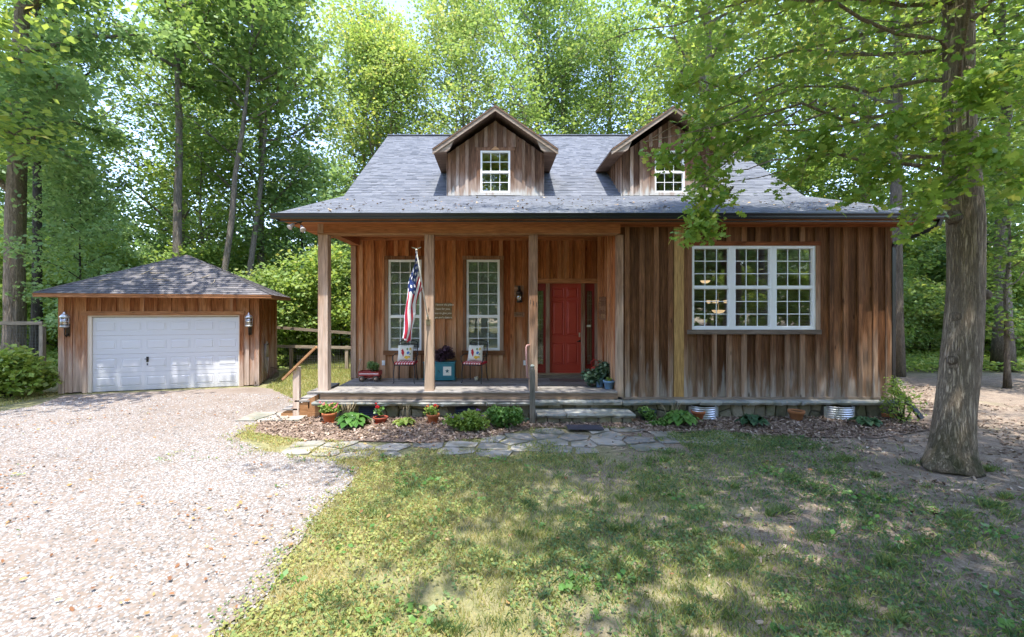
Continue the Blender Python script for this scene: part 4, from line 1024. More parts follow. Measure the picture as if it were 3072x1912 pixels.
def leaves(C, L, tilt=.7, tmpl=LEAF4, var=.5, asn=None):
    N_ = len(C); a, s, n = rotrand(N_, tilt) if asn is None else asn
    Ls = (L*npr.uniform(1-var, 1+var, N_))[:, None, None]
    V = C[:, None, :]+Ls*(a[:, None, :]*tmpl[None, :, 0:1]+s[:, None, :]*tmpl[None, :, 1:2]+n[:, None, :]*tmpl[None, :, 2:3]); return V
def bush(name, label, cat, loc, rx, ry, h, n, L, mat, stemn=7, group=None, shell=.55, tilt=.8, flower=None, lumps=9):
    t = thing(name, label, cat, loc, 0, group)
    lc = np.stack([npr.uniform(-.65, .65, lumps)*rx, npr.uniform(-.65, .65, lumps)*ry, npr.uniform(.3, .8, lumps)*h], 1); lr = npr.uniform(.28, .5, lumps)
    k = npr.integers(0, lumps, n); d = npr.normal(0, 1, (n, 3)); d /= np.linalg.norm(d, axis=1, keepdims=True); r = npr.uniform(shell, 1, n)[:, None]
    C = lc[k]+d*r*(lr[k][:, None])*np.array([rx, ry, h*.75])*1.1; C[:, 2] = np.clip(C[:, 2], .02, None)
    np_mesh('foliage', leaves(C, L, tilt), 4, mat, np.clip(npr.normal(.5, .2, n)+(C[:, 2]/h-.5)*.25, 0, 1), t)
    if stemn:
        m = MB()
        for q in range(stemn): c = lc[q % lumps]; m.tube([(c[0]*.15, c[1]*.15, 0), (c[0]*.6, c[1]*.6, c[2]*.5), tuple(c)], [.014*h+.004, .01*h+.003, .004], 5)
        m.build('stem', BARKS['twig'], t)
    if flower:
        m = MB()
        for q in range(flower[1]):
            a = rnd.uniform(0, 2*PI); rr = rnd.uniform(.3, 1); c = (rx*rr*math.cos(a), ry*rr*math.sin(a), h*rnd.uniform(.75, 1.15))
            for w in range(6): m.lathe([(0, -.012), (.014, 0), (0, .012)], (c[0]+rnd.uniform(-.03, .03), c[1]+rnd.uniform(-.03, .03), c[2]+rnd.uniform(-.02, .02)), 6)
        m.build('flower', flower[0], t)
    return t
BARKS = dict(
 oak=bark('oak_bark', (.29, .22, .155), (.58, .47, .35), .75, .8),
 grey=bark('grey_bark', (.20, .17, .14), (.44, .38, .31), .3, .8),
 dark=bark('dark_bark', (.06, .052, .045), (.16, .14, .12), .2, .8),
 warm=bark('warm_bark', (.24, .18, .13), (.48, .39, .30), .3, .8),
 twig=bark('twig_bark', (.07, .055, .04), (.16, .13, .10), 0, 2, .2))
def hosta(name, label, loc, R, n, mat, cat='plant', group=None, up=.9, W=.42, sc=1.0):
    m = MB()
    for k in range(n):
        a = 2*PI*k/n*2.4+rnd.uniform(-.3, .3); q = rnd.uniform(.15, 1)**.6; L = R*rnd.uniform(.75, 1.1); tl = rnd.random()
        d = Vector((math.cos(a), math.sin(a), 0)); s = Vector((-d.y, d.x, 0)); h = R*up*(1.25-q*.75)
        seg = [(0, 0), (.35, .75), (.62, 1.0), (.85, .88), (1.05, .55)]; vs = []
        for i, (u, z) in enumerate(seg):
            w = (.02, .10, W*.5, W*.42, .01)[i]*L; c = d*(L*u*(.35+q*.75))+Vector((0, 0, h*z)); vs += [c-s*w+Vector((0, 0, w*.3)), c, c+s*w+Vector((0, 0, w*.3))]
        m.add(vs, [(3*i+j, 3*i+j+1, 3*i+4+j, 3*i+3+j) for i in range(4) for j in range(2)], min(1, max(0, rnd.gauss(.5, .2))), 0, True)
    t = m.build(name, mat); t.location = loc; return tag(t, label, cat, group)
def pot(name, label, loc, r, h, mat, cat='flower pot', saucer=True, soil=True, group=None, rz=0):
    t = thing(name, label, cat, loc, rz, group)
    m = MB(); m.lathe([(r*.62, 0), (r*.66, .01), (r*.88, h*.72), (r, h*.74), (r*1.02, h*.97), (r, h), (r*.9, h), (r*.86, h*.8)], n=24); m.build('vessel', mat, t)
    if soil: m = MB(); m.lathe([(0, h*.86), (r*.87, h*.85)], n=20); m.build('soil', SOIL, t)
    if saucer: m = MB(); m.lathe([(r*.8, 0), (r*.95, .03), (r*.98, .03), (r*.9, .005)], n=20); m.build('saucer', mat, t)
    return t
def gpos(x, y): g = G(x, y); return (g[0], g[1], .0)
RFL = plain('red_petals', (.65, .02, .03), .6, .2, .1); PKF = plain('pink_petals', (.80, .22, .25), .6, .2, .1); PURF = plain('purple_petals', (.20, .10, .26), .6, .2, .1)
q = gpos(988, 1268); pot('flower_pot', 'orange terracotta pot with pink flowers at the left corner of the flower bed', q, .16, .22, TERRA); bush('potted_flowers', 'trailing yellow green plant with pink flowers in the leftmost terracotta pot', 'plant', (q[0], q[1], .17), .22, .2, .24, 420, .05, LF['lime'], 4, flower=(PKF, 8))
q = gpos(1142, 1270); pot('flower_pot', 'low wide red terracotta bowl beside the biggest hosta', q, .16, .14, plain('dark_terracotta', (.30, .07, .04), .8, .2, .2, 12)); bush('potted_flowers', 'leggy red geranium growing from the low terracotta bowl', 'plant', (q[0]-.03, q[1], .11), .10, .1, .30, 90, .055, LF['hosta'], 5, flower=(RFL, 4))
q = gpos(1299, 1269); pot('flower_pot', 'ribbed orange terracotta pot below the second crawl vent', q, .145, .20, TERRA); bush('potted_flowers', 'red geranium with lime leaves in the ribbed terracotta pot', 'plant', (q[0], q[1], .15), .20, .18, .22, 260, .05, LF['lime'], 4, flower=(RFL, 5))
hosta('hosta', 'large bright green hosta clump at the left of the flower bed', gpos(1056, 1278), .40, 64, LF['hosta'], up=.62)
hosta('hosta', 'small pale green hosta between two terracotta pots', gpos(1213, 1276), .25, 40, LF['lime'], up=.6)
hosta('hosta', 'low blue green hosta against the short rail post', gpos(1578, 1266), .17, 20, LF['blue'], up=.5)
hosta('hosta', 'bright green hosta beside the terracotta pot right of the steps', gpos(2042, 1276), .40, 60, LF['hosta'], up=.7)
hosta('hosta', 'dark blue green hosta alone in the mulch under the big window', gpos(2258, 1280), .33, 46, LF['dark'], up=.7)
hosta('hosta', 'dark low hosta near the right end of the mulch bed', gpos(2600, 1280), .32, 44, LF['dark'], up=.6)
x, y, z = gpos(1392, 1296); bush('yellow_green_shrub', 'low lime green leafy mound with purple flecks in the flower bed', 'shrub', (x, y+.15, 0), .55, .38, .36, 3200, .055, LF['lime'], 6, tilt=1.0, flower=(PURF, 10), lumps=16)
x, y, z = gpos(1512, 1288); bush('green_shrub', 'rounded dark green bush beside the short rail post', 'shrub', (x, y+.1, 0), .40, .35, .46, 3000, .05, LF['hosta'], 6, tilt=1.0, lumps=12)
def stems(label, loc, n, h):
    t = thing('dry_stems', label, 'plant', loc); m = MB()
    for k in range(n):
        a = rnd.uniform(0, 2*PI); b = rnd.uniform(.05, .22); x0, y0 = rnd.uniform(-.2, .2)*h/.5*.6, rnd.uniform(-.05, .05)
        m.tube([(x0, y0, 0), (x0+b*.4*math.cos(a), y0+b*.3*math.sin(a), h*.6), (x0+b*math.cos(a), y0+b*.6*math.sin(a), h*rnd.uniform(.8, 1.1))], [.004, .003, .002], 4)
    m.build('stem', LF['dry'], t)
stems('bundle of dry tan flower stalks behind the biggest hosta', (gpos(1048, 1262)[0], 9.95, 0), 16, .42)
stems('few dry stalks behind the small hosta', (gpos(1213, 1262)[0], 9.95, 0), 5, .40)
stems('thin dry grass stalks right of the stone steps', (gpos(2015, 1262)[0], 10.0, 0), 10, .45)
q = gpos(1943, 1262); pot('plant_pot', 'dark green pot half hidden by foliage right of the steps', q, .19, .24, DKPOT, saucer=False); bush('potted_plant', 'small green plant spilling out of the dark pot', 'plant', (q[0]-.06, q[1]-.12, .05), .2, .14, .26, 500, .045, LF['hosta'], 4)
bush('ground_cover_plant', 'low green mat plant between the dark pot and a hosta', 'plant', gpos(1972, 1276), .28, .16, .14, 700, .04, LF['hosta'], 3)
pot('flower_pot', 'empty plain terracotta pot next to the first window well', gpos(2095, 1259), .15, .20, TERRA, saucer=False, soil=True)
pot('flower_pot', 'empty brown terracotta pot leaning alone under the big window', gpos(2389, 1262), .165, .23, plain('brown_terracotta', (.33, .14, .06), .8, .2, .25, 10), saucer=False)
t = thing('flower_pot', 'shallow orange terracotta saucer pot near the downspout', 'flower pot', gpos(2664, 1252)); m = MB(); m.lathe([(.13, 0), (.17, .02), (.18, .085), (.19, .09), (.19, .11), (.175, .11), (.16, .03), (0, .03)], n=24); m.build('vessel', TERRA, t)
# porch plants
q = (2.66, 10.56, ZF); pot('plant_pot', 'large sky blue pot with small lime plant at the right end of the deck', q, .135, .20, BLUEP, saucer=False); bush('potted_plant', 'tiny lime green seedling in the front blue pot', 'plant', (q[0], q[1], ZF+.15), .09, .08, .10, 90, .04, LF['lime'], 3)
q = (2.50, 10.80, ZF); pot('plant_pot', 'second smaller blue pot behind the front blue pot', q, .12, .22, BLUEP, saucer=False); bush('potted_plant', 'broad bushy grey green plant spreading from the rear blue pot beside the door', 'plant', (q[0]-.04, q[1]+.08, ZF+.0), .34, .26, .56, 1500, .075, LF['blue'], 8, tilt=.9, lumps=14)
bush('potted_plant', 'bushy dark purple plant on top of the teal cabinet', 'plant', (-1.40, 11.83, ZF+.49), .32, .20, .36, 1700, .065, LF['purple'], 6, tilt=1.0)
bush('potted_plant', 'feathery green fern sitting in the red wagon', 'plant', (-3.22, 11.75, ZF+.20), .20, .17, .32, 1500, .04, LF['teal'], 6, tilt=1.0)
# shrubs at the edges
bush('rhododendron', 'big pale green rhododendron bush at the left corner of the garage', 'shrub', (-13.75, 12.75, 0), 1.15, .8, 1.32, 7500, .13, LF['lime'], 12, tilt=.75, lumps=30)
bush('sapling_shrub', 'thin speckled shrub growing beside the downspout and the oak trunk', 'shrub', (8.95, 9.9, 0), .42, .4, 1.0, 900, .055, LF['lime'], 9, tilt=1.0)
# hose on garage side
HOS = plain('grey_hose', (.30, .27, .23), .6, .3, .3, 5)
t = thing('garden_hose', 'coiled grey hose hanging on the side wall of the garage', 'hose', gloc(LG+.07, .55, 1.0), ga)
m = MB()
for k in range(7):
    r = .12+.02*k; m.tube([(.02+.012*k, r*math.cos(a)*.9, -.15+(.42+.02*k)*math.sin(a)) for a in np.linspace(0, 2*PI, 17)], .013, 6)
m.build('coil', HOS, t); m = MB(); m.tube([(0, 0, .28), (.12, 0, .28), (.14, 0, .33)], .015); m.build('hook', IRON, t)
t = thing('wire_rack', 'rusty wire rack leaning low against the garage side wall', 'rack', gloc(LG+.12, 1.3, 0), ga)
m = MB()
for k in range(8): m.tube([(.0+.02*k, .1+k*.09, .0), (.0+.02*k, .1+k*.09, .42-.02*k)], .008, 5)
m.tube([(0, .1, .42), (.16, .75, .28)], .012); m.tube([(0, .1, .05), (.16, .75, .05)], .012); m.build('bars', plain('rusty_metal', (.12, .08, .06), .8, .3, .3), t)
# fences
FW = plain('fence_wire', (.10, .10, .09), .6, .3, .1)
def fence(name, label, p0, p1, posts, rails, mesh, wsag=0):
    t = thing(name, label, 'fence', (*p0, 0)); L = Vector((p1[0]-p0[0], p1[1]-p0[1], 0)); 
    for u in posts: c = L*u; m = MB(); m.box(c.x-.06, c.x+.06, c.y-.06, c.y+.06, 0, mesh[1]+.02); m.build('post', W_fencez, t)
    for (za, zb) in rails: m = MB(); m.bar((0, -.07, za), (L.x, L.y-.07, zb), .04, .11); m.build('rail', W_fence, t)
    m = MB(); n = int(L.length/.10)
    for k in range(n): c = L*(k/n); m.box(c.x-.004, c.x+.004, c.y-.004, c.y+.004, .02, mesh[1])
    z = .06
    while z < mesh[1]: m.bar((0, 0, z), (L.x, L.y, z), .007, .007); z += .10
    m.build('wire_mesh', FW, t); return t
fence('yard_fence', 'grey wooden rail and wire fence running from the garage to the house', (-9.2, 18.4), (-4.2, 18.6), (.02, .17, .62, .95), ((1.76, 1.36), (.98, .86)), (0, .95))
fence('yard_fence', 'weathered rail fence with one post left of the garage', (-19.5, 14.9), (-15.0, 15.0), (.1, .985), ((2.02, 2.02),), (0, 2.0))
# ================================================================ TREES
def skeleton(seed, H, r0, cb, spread, nl, lean=(0, 0), up=.5, droop=.0, crook=.25, sub=5, path=None, toprad=.25):
    """returns tubes [(pts, radii)], twig centres array"""
    R_ = random.Random(seed); tubes = []; cen = []
    n = 9; pts = []; rad = []
    for i in range(n+1):
        u = i/n; w = crook*(1-abs(2*u-1))
        pts.append(Vector((lean[0]*u*H+R_.uniform(-w, w)*.5, lean[1]*u*H+R_.uniform(-w, w)*.5, H*.94*u)) if i else Vector((0, 0, -.1)))
        rad.append(r0*(1-(1-toprad*.5)*u**1.1)*(1.35 if i == 0 else 1))
    if path: pts, rad = path
    tubes.append((pts, rad, 10))
    def at(u):
        z = u*H; 
        for a, b in zip(pts[:-1], pts[1:]):
            if a.z <= z <= b.z: return a.lerp(b, (z-a.z)/(b.z-a.z+1e-6))
        return pts[-1].copy()
    for k in range(nl):
        u = cb/H+(1-cb/H)*(k+.3)/nl*.96; p = at(u); a = k*2.4+R_.uniform(-.5, .5); v = (u-cb/H)/(1-cb/H)
        L = spread*(.55+.75*math.sin(PI*min(1, .25+v*.8)))*R_.uniform(.8, 1.15); d = Vector((math.cos(a), math.sin(a), up*(.5+v)+R_.uniform(-.1, .2))).normalized()
        q = [p]; dd = d.copy()
        for s in range(5): dd = (dd+Vector((R_.uniform(-.25, .25), R_.uniform(-.25, .25), R_.uniform(-.12, .18)-droop*s*.1))).normalized(); q.append(q[-1]+dd*L/5)
        r1 = r0*.36*(1-v*.55); tubes.append((q, [r1*(1-.15*s) if s < 5 else r1*.15 for s in range(6)], 6))
        for s in range(1, 6):
            for w in range(2 if s < 5 else 3):
                e = Vector((R_.uniform(-1, 1), R_.uniform(-1, 1), R_.uniform(-.35, .6))).normalized(); l2 = L*.34*R_.uniform(.5, 1.2)*(1.1-.1*s)
                m_ = q[s]+e*l2*.5+Vector((0, 0, .05*l2)); t_ = q[s]+e*l2+Vector((0, 0, -droop*l2*.5))
                tubes.append(([q[s], m_, t_], [r1*.35, r1*.2, r1*.06], 4))
                for x in range(sub): f = R_.uniform(.3, 1.1); c = q[s].lerp(t_, f)+Vector((R_.gauss(0, .16), R_.gauss(0, .16), R_.gauss(0, .12)))*L*.22; cen.append(c)
    return tubes, np.array([tuple(c) for c in cen])
def crown_pts(cen, n, sig, flat=.55):
    k = npr.integers(0, len(cen), n); return cen[k]+npr.normal(0, 1, (n, 3))*np.array([sig, sig, sig*flat]), k
PROTO = {}
def proto(key, seed, H, r0, cb, spread, nl, n, L, sig, mat, brk, **kw):
    tilt = kw.pop('tilt', .75)
    tubes, cen = skeleton(seed, H, r0, cb, spread, nl, **kw)
    t = bpy.data.objects.new('tree', None); COL.objects.link(t)
    m = MB(); [m.tube(p, r, k, wob=.05 if k == 10 else 0) for p, r, k in tubes]; m.build('trunk', BARKS[brk], t)
    C, k = crown_pts(cen, n, sig); ct = npr.normal(0, .13, len(cen))
    V = leaves(C, L, tilt); np_mesh('crown', V, 4, LF[mat], np.clip(.5+ct[k]+npr.normal(0, .14, n), 0, 1), t)
    PROTO[key] = [t, False]; return t
def tree(key, name, label, cat, loc, rz=0, s=1.0, group=None, sz=None, brk=None):
    p = PROTO[key]; sz = sz or s
    if not p[1]: o = p[0]; p[1] = True; o.name = name; o.location = loc; o.rotation_euler = (0, 0, rz)
    else: o = dup(p[0], loc, rz); o.name = name
    o.scale = (s, s, sz); tag(o, label, cat)
    if group: o['group'] = group
    elif 'group' in o.keys(): del o['group']
    if brk:
        for c in o.children:
            if c.name.startswith('trunk'):
                c.material_slots[0].link = 'OBJECT'; c.material_slots[0].material = BARKS[brk]
    return o
proto('tall1', 1, 25, .30, 9, 3.6, 22, 13000, .20, .6, 'far', 'grey')
proto('tall2', 2, 24, .26, 7, 4.2, 22, 14000, .20, .62, 'pale', 'grey', up=.75)
proto('tall3', 3, 26, .32, 11, 4.0, 22, 13000, .20, .6, 'far', 'dark', droop=.2)
proto('tall4', 4, 22, .24, 6, 3.8, 22, 14000, .19, .6, 'pale', 'warm', lean=(.04, 0))
proto('wide1', 51, 25, .24, 7, 6.2, 30, 32000, .20, .62, 'pale', 'grey', up=.7)
proto('mid1', 5, 12, .13, 2.2, 2.6, 18, 7000, .20, .42, 'far', 'grey', droop=.2)
proto('mid2', 6, 10, .11, 1.5, 2.4, 18, 9000, .19, .40, 'teal', 'dark', droop=.3)
proto('low1', 7, 4.6, .06, .5, 1.7, 16, 6500, .15, .32, 'far', 'twig', droop=.2, sub=6)
proto('low2', 8, 3.4, .05, .25, 1.6, 14, 6000, .14, .30, 'pale', 'twig', droop=.1, sub=6)
proto('lean', 41, 21, .17, 11, 2.8, 16, 6000, .24, .5, 'pale', 'grey', lean=(.10, 0), crook=.5, up=.8)
proto('bare', 42, 24, .27, 12.5, 3.2, 16, 6500, .26, .55, 'far', 'grey', crook=.2)
# named trees that can be told apart -------------------------------------------------
def X_(x, Y): return (x-PX)/F*Y
tree('tall3', 'dark_trunk_tree', 'tree with thin dark trunk just right of the big left trunk', 'tree', (X_(112, 19.5), 19.5, 0), .5, .62, sz=1.0)
tree('bare', 'straight_tree', 'tall straight bare-trunked tree rising behind the garage roof', 'tree', (X_(532, 21), 21, 0), 1.2, .85, sz=1.02)
tree('lean', 'leaning_tree', 'slender tree leaning right behind the right half of the garage', 'tree', (X_(646, 21), 21, 0), .0, 1.0)
tree('lean', 'slender_tree', 'pale slender tree just right of the leaning tree behind the garage', 'tree', (X_(735, 22), 22, 0), 1.3, 1.0)
tree('wide1', 'airy_tree', 'airy pale tree whose limbs show above the ridge between the dormers', 'tree', (X_(1612, 35), 35, 0), .6, 1.1)
tree('tall4', 'airy_tree', 'leaning airy tree above the left end of the roof', 'tree', (X_(1215, 34), 34, 0), 3.4, 1.0)
tree('tall3', 'grey_trunk_tree', 'grey trunk tree standing behind the right corner of the house', 'tree', (X_(2688, 16.8), 16.8, 0), 2.0, .72, sz=.9, brk='grey')
tree('mid1', 'slim_tree', 'slim dark-stemmed tree at the far right edge', 'tree', (X_(3022, 14.2), 14.2, 0), 0, .62)
tree('mid2', 'drooping_tree', 'blue green drooping young tree in front of the garage roof at left', 'tree', (X_(240, 16.8), 16.8, 0), .3, .62, sz=.75)
tree('wide1', 'airy_tree', 'airy pale tree in the middle of the ridge line', 'tree', (X_(1390, 38), 38, 0), 4.1, 1.1)
tree('wide1', 'airy_tree', 'airy pale tree just left of the right dormer', 'tree', (X_(1830, 38), 38, 0), 1.9, 1.05)
tree('wide1', 'airy_tree', 'airy tree above the left corner of the upper roof', 'tree', (X_(1090, 36), 36, 0), 5.2, 1.0)
tree('tall1', 'airy_tree', 'green tree rising above the right dormer', 'tree', (X_(2090, 36), 36, 0), 5.2, 1.0)
# repeated woodland ------------------------------------------------------------------
def jit(a): return rnd.uniform(-a, a)
G1 = 'tall trees of the woodland behind'
LB = {'tall1': 'tall green tree of the wood behind the garage and house', 'tall2': 'tall pale leafy tree of the wood behind', 'tall3': 'tall dark trunked tree of the wood behind', 'tall4': 'tall pale slender tree of the wood behind', 'mid1': 'middle sized green tree filling the wood edge', 'mid2': 'blue green middle sized tree at the wood edge', 'low1': 'green sapling in the undergrowth', 'low2': 'pale green sapling in the undergrowth'}
def row(keys, Y, x0, x1, step, s=(.85, 1.15), jy=1.5, skip=None, grp=G1):
    x = x0
    while x < x1:
        px, py = x+jit(step*.3), Y+jit(jy)
        if not (skip and skip(px, py)):
            k = rnd.choice(keys); q = rnd.uniform(*s); tree(k, 'sapling' if k[0] == 'l' else 'woodland_tree', LB[k] if grp[0] != 'b' else 'bushy '+LB[k].split(' filling')[0].split(' at the')[0].split(' in the')[0]+' across the drive', 'sapling' if k[0] == 'l' else 'tree', (px, py, 0), rnd.uniform(0, 6.28), q, grp+' '+k)
        x += step
hs = lambda x, y: -5.6 < x < 11 and y < 33.5
row(['tall1', 'tall2', 'tall4'], 26, -30, 34, 6.2, skip=hs)
row(['tall1', 'tall2', 'tall3', 'tall4'], 34.5, -40, 44, 7.5, skip=lambda x, y: (-4.5 < x < -1.2) or (9 < x < 12))
row(['mid1', 'mid2'], 24, -27, 32, 5.8, skip=hs, grp='middle sized trees at the wood edge')
row(['mid1', 'mid2'], 31, -34, 38, 6, skip=hs, grp='middle sized trees at the wood edge')
row(['low1', 'low2', 'low1'], 21.5, -24, 30, 2.0, skip=lambda x, y: -6.5 < x < 10.8, grp='saplings in the undergrowth', jy=1.2)
row(['low1', 'low2'], 26, -28, 34, 2.2, s=(1, 1.5), skip=hs, grp='saplings in the undergrowth')
row(['low1', 'low2'], 33, -36, -6, 2.6, s=(1.3, 1.9), grp='saplings in the undergrowth')
row(['low1', 'low2'], 33, 12, 44, 2.6, s=(1.3, 1.9), grp='saplings in the undergrowth')
# trees across the drive behind the photographer (they mirror in the panes)
G2 = 'trees on the far side of the drive'
for x, y, k in ((-9, -10, 'mid1'), (-4, -9, 'low1'), (-1, -10, 'mid2'), (3, -9, 'low1'), (6.5, -10.5, 'mid1'), (10, -9, 'low2'), (13, -11, 'mid2'), (-7, -8.5, 'low2'), (1, -12, 'mid1'), (16, -9, 'low1'), (-14, -15, 'tall1'), (-5, -18, 'tall2'), (4, -14, 'tall3'), (12, -17, 'tall4'), (20, -13, 'tall1'), (-1, -24, 'tall4'), (9, -25, 'tall1')):
    tree(k, 'roadside_tree', LB[k].replace('wood behind the garage and house', 'row across the drive').replace('wood behind', 'row across the drive') if k[0] == 't' else 'bushy '+LB[k].split(' filling')[0].split(' at the')[0].split(' in the')[0]+' across the drive', 'tree' if k[0] != 'l' else 'sapling', (x, y, 0), rnd.uniform(0, 6), 1.0, (G2 if k[0] == 't' else 'bushy growth across the drive')+' '+k)
row(['low1', 'low2', 'mid1', 'mid2'], -19, -34, 36, 3.0, s=(1, 1.4), grp='bushy growth across the drive')
row(['mid1', 'mid2'], -24, -34, 36, 4.0, grp='bushy growth across the drive')
n = 9000; C = np.stack([npr.uniform(-80, 80, n), npr.uniform(-50, -42, n), npr.uniform(0, 1, n)**.8*14], 1); o = np_mesh('roadside_woods', leaves(C, 1.3, 1.0), 4, LF['far'], np.clip(npr.normal(.4, .2, n), 0, 1)); tag(o, kind='stuff', label='green woodland mass across the drive', cat='woods')
# far woods
n = 36000; C = np.stack([npr.uniform(-75, 78, n), npr.uniform(58, 68, n), npr.uniform(0, 1, n)**.8*13], 1)
C[:, 2] *= .75+.25*np.sin(C[:, 0]*.35)+.12*np.sin(C[:, 0]*1.1)
o = np_mesh('far_woods', leaves(C, .95, 1.0), 4, LF['far'], np.clip(npr.normal(.35, .2, n)+.15*np.sin(C[:, 0]*1.3+C[:, 2]), 0, 1)); tag(o, kind='stuff', label='far mass of green woodland filling the gaps between trees', cat='woods')
# ---------------------------------------------------------------- big left tree
def custom_tree(name, label, loc, path, tubes, mat, brk, C, tint, L, tmpl=LEAF4, tilt=.7, K=4, wob=.05):
    t = thing(name, label, 'tree', loc); m = MB()
    pp, rr_ = [], []
    for i in range(len(path[0])-1):
        for s_ in range(3): pp.append(Vector(path[0][i]).lerp(Vector(path[0][i+1]), s_/3)); rr_.append(path[1][i]+(path[1][i+1]-path[1][i])*s_/3)
    pp.append(Vector(path[0][-1])); rr_.append(path[1][-1]); nn = 36; m.tube(pp, rr_, nn)
    ph = [rnd.uniform(0, 6.28) for _ in range(4)]
    for i, c in enumerate(pp):
        fl_ = max(0, 1-max(c.z, 0)/.75)**2.0
        for q in range(nn):
            v = Vector(m.v[i*nn+q]); a = math.atan2(v.y-c.y, v.x-c.x); lob = .5*math.sin(3*a+ph[0])+.35*math.sin(5*a+ph[1])+.25*math.sin(2*a+ph[2])
            k_ = 1+.20*fl_*lob+.022*math.sin(9*a+c.z*.6+ph[3])+.014*math.sin(14*a-c.z*1.7)+.03*math.sin(c.z*2.1+2*a)*(1-fl_); m.v[i*nn+q] = (c.x+(v.x-c.x)*k_, c.y+(v.y-c.y)*k_, v.z)
    for p, r, k in tubes: m.tube(p, r, k, wob=.03)
    m.build('trunk', BARKS[brk], t)
    np_mesh('crown', leaves(C, L, tilt, tmpl), K, LF[mat], tint, t); return t
def limb_tree(seed, limbs, r1, sub, spread2, cl, droop=.1, prune=None):
    """limbs: list of polylines (local); returns tubes, cluster centres"""
    R_ = random.Random(seed); tubes = []; cen = []
    for pts in limbs:
        pts = [Vector(p) for p in pts]; q = []
        for a, b in zip(pts[:-1], pts[1:]):
            for s in range(4): q.append(a.lerp(b, s/4)+(Vector((R_.uniform(-.1, .1), R_.uniform(-.1, .1), R_.uniform(-.1, .1))) if q else Vector()))
        q.append(pts[-1]); n = len(q); tubes.append((q, [r1*(1-.88*i/(n-1)) for i in range(n)], 8))
        for i in range(2, n):
            for w in range(sub):
                e = Vector((R_.uniform(-1, 1), R_.uniform(-1, 1), R_.uniform(-.55, .4))).normalized(); L = spread2*R_.uniform(.5, 1.2)
                a = q[i]; m1_ = a+e*L*.5+Vector((0, 0, .04)); m2_ = a+e*L+Vector((0, 0, -droop*L))
                if prune and prune(m2_): continue
                tubes.append(([a, m1_, m2_], [r1*.16, r1*.09, r1*.03], 4))
                for x in range(cl):
                    f = R_.uniform(.25, 1.05); c = a.lerp(m2_, f)+Vector((R_.gauss(0, .13), R_.gauss(0, .13), R_.gauss(0, .10)))
                    if not (prune and prune(c)): cen.append(tuple(c))
    return tubes, np.array(cen)
lt = Vector((X_(43, 16.5), 16.5, 0))
pth = ([Vector(p) for p in ((0, 0, -.1), (0, 0, .25), (-.02, 0, .8), (.02, 0, 2.2), (.0, 0, 4), (.05, 0, 6), (.15, 0, 8.5), (.15, .05, 11), (.2, .1, 14), (.3, 0, 18), (.4, 0, 22))], [.55, .42, .34, .30, .29, .28, .26, .24, .2, .15, .06])
R2 = random.Random(3)
limbs = [[(0, 0, 6.6), (-1.6, -.3, 8.6), (-3, -.5, 12), (-4, -.6, 15)]]
for k in range(15):
    z = 9.5+k*.8; a = R2.uniform(0, 6.28); L = R2.uniform(3.2, 5.2); limbs.append([(.1, 0, z), (L*.5*math.cos(a), L*.5*math.sin(a), z+.7), (L*math.cos(a), L*math.sin(a), z+.9)])
for (x, y, z) in ((3.5, -1.5, 10.0), (4.5, -3, 9.2), (2.5, -3.5, 8.2), (3.2, -1.0, 7.6)): limbs.append([(.1, 0, z+.5), (x*.5, y*.5, z+.9), (x, y, z)])
tb, cen = limb_tree(21, limbs, .12, 3, 1.1, 5, .15)
C, k = crown_pts(cen, 26000, .30, .5)
custom_tree('forked_trunk_tree', 'massive grey barked tree with a forked limb beyond the rail fence', lt, pth, tb, 'teal', 'warm', C, np.clip(.5+npr.normal(0, .12, len(cen))[k]+npr.normal(0, .12, len(C)), 0, 1), .19)
tree('tall3', 'shade_tree', 'tall tree added beyond the right edge to shade the woodland floor', 'tree', (18.3, 13.6, 0), 1.0, 1.0, sz=.8)  # tree added for the shade it throws on the woodland floor
tree('tall1', 'shade_tree', 'tall green tree added at the far right to shade the ground cover', 'tree', (20.5, 18.2, 0), 2.0, 1.0, sz=.8)  # another tree added so the ground cover falls in shade
# canopy tree added left of the drive, trunk outside the frame, to dapple the garage
tree('tall1', 'dapple_tree', 'tall tree added left of the drive to dapple the garage with shade', 'tree', (-13.6, 10.3, 0), 1.0, 1.0, sz=.8)
proto('oakback', 12, 15, .32, 7.6, 5.6, 24, 26000, .20, .5, 'oak', 'oak', up=.35, sub=6)
tree('oakback', 'shade_oak', 'unseen spreading oak added behind the viewpoint to shade the right lawn', 'tree', (8.6, -.6, 0), .4, 1.0)  # unseen oak added behind the camera as a shade canopy
tree('oakback', 'shade_oak', 'second unseen spreading oak added behind the viewpoint to shade the middle of the lawn', 'tree', (6.6, -2.3, 0), 2.6, .95, sz=1.0)  # second unseen oak, added so the middle lawn lies in shade
# ---------------------------------------------------------------- the oak
OY = 7.0; ox = X_(2860, OY)
def opx(x, y): v = P(x, y, OY); return Vector((v.x-ox, v.y-OY, v.z))
prof = [(2850, 1412, 70), (2850, 1404, 104), (2852, 1385, 92), (2856, 1350, 79), (2860, 1300, 70), (2867, 1230, 64), (2876, 1150, 62), (2884, 1060, 62), (2892, 960, 61), (2898, 860, 60), (2899, 760, 60), (2897, 660, 60), (2888, 560, 58), (2880, 440, 55), (2877, 300, 52), (2876, 150, 50), (2874, 0, 49), (2872, -160, 47), (2870, -500, 40), (2860, -1000, 28), (2850, -1500, 12)]
pth = ([opx(a, b) for a, b, c in prof], [c/F*OY*.71 for a, b, c in prof])
def lower(x):   # height of the pruned underside over the roof, by direction from the trunk
    return 0
R3 = random.Random(9)
def proj(p):
    X, Y, Z = p[0]+ox, p[1]+OY, p[2]
    return (PX+X/Y*F, PY-(Z-CH)/Y*F) if Y > .5 else (0, -9999)
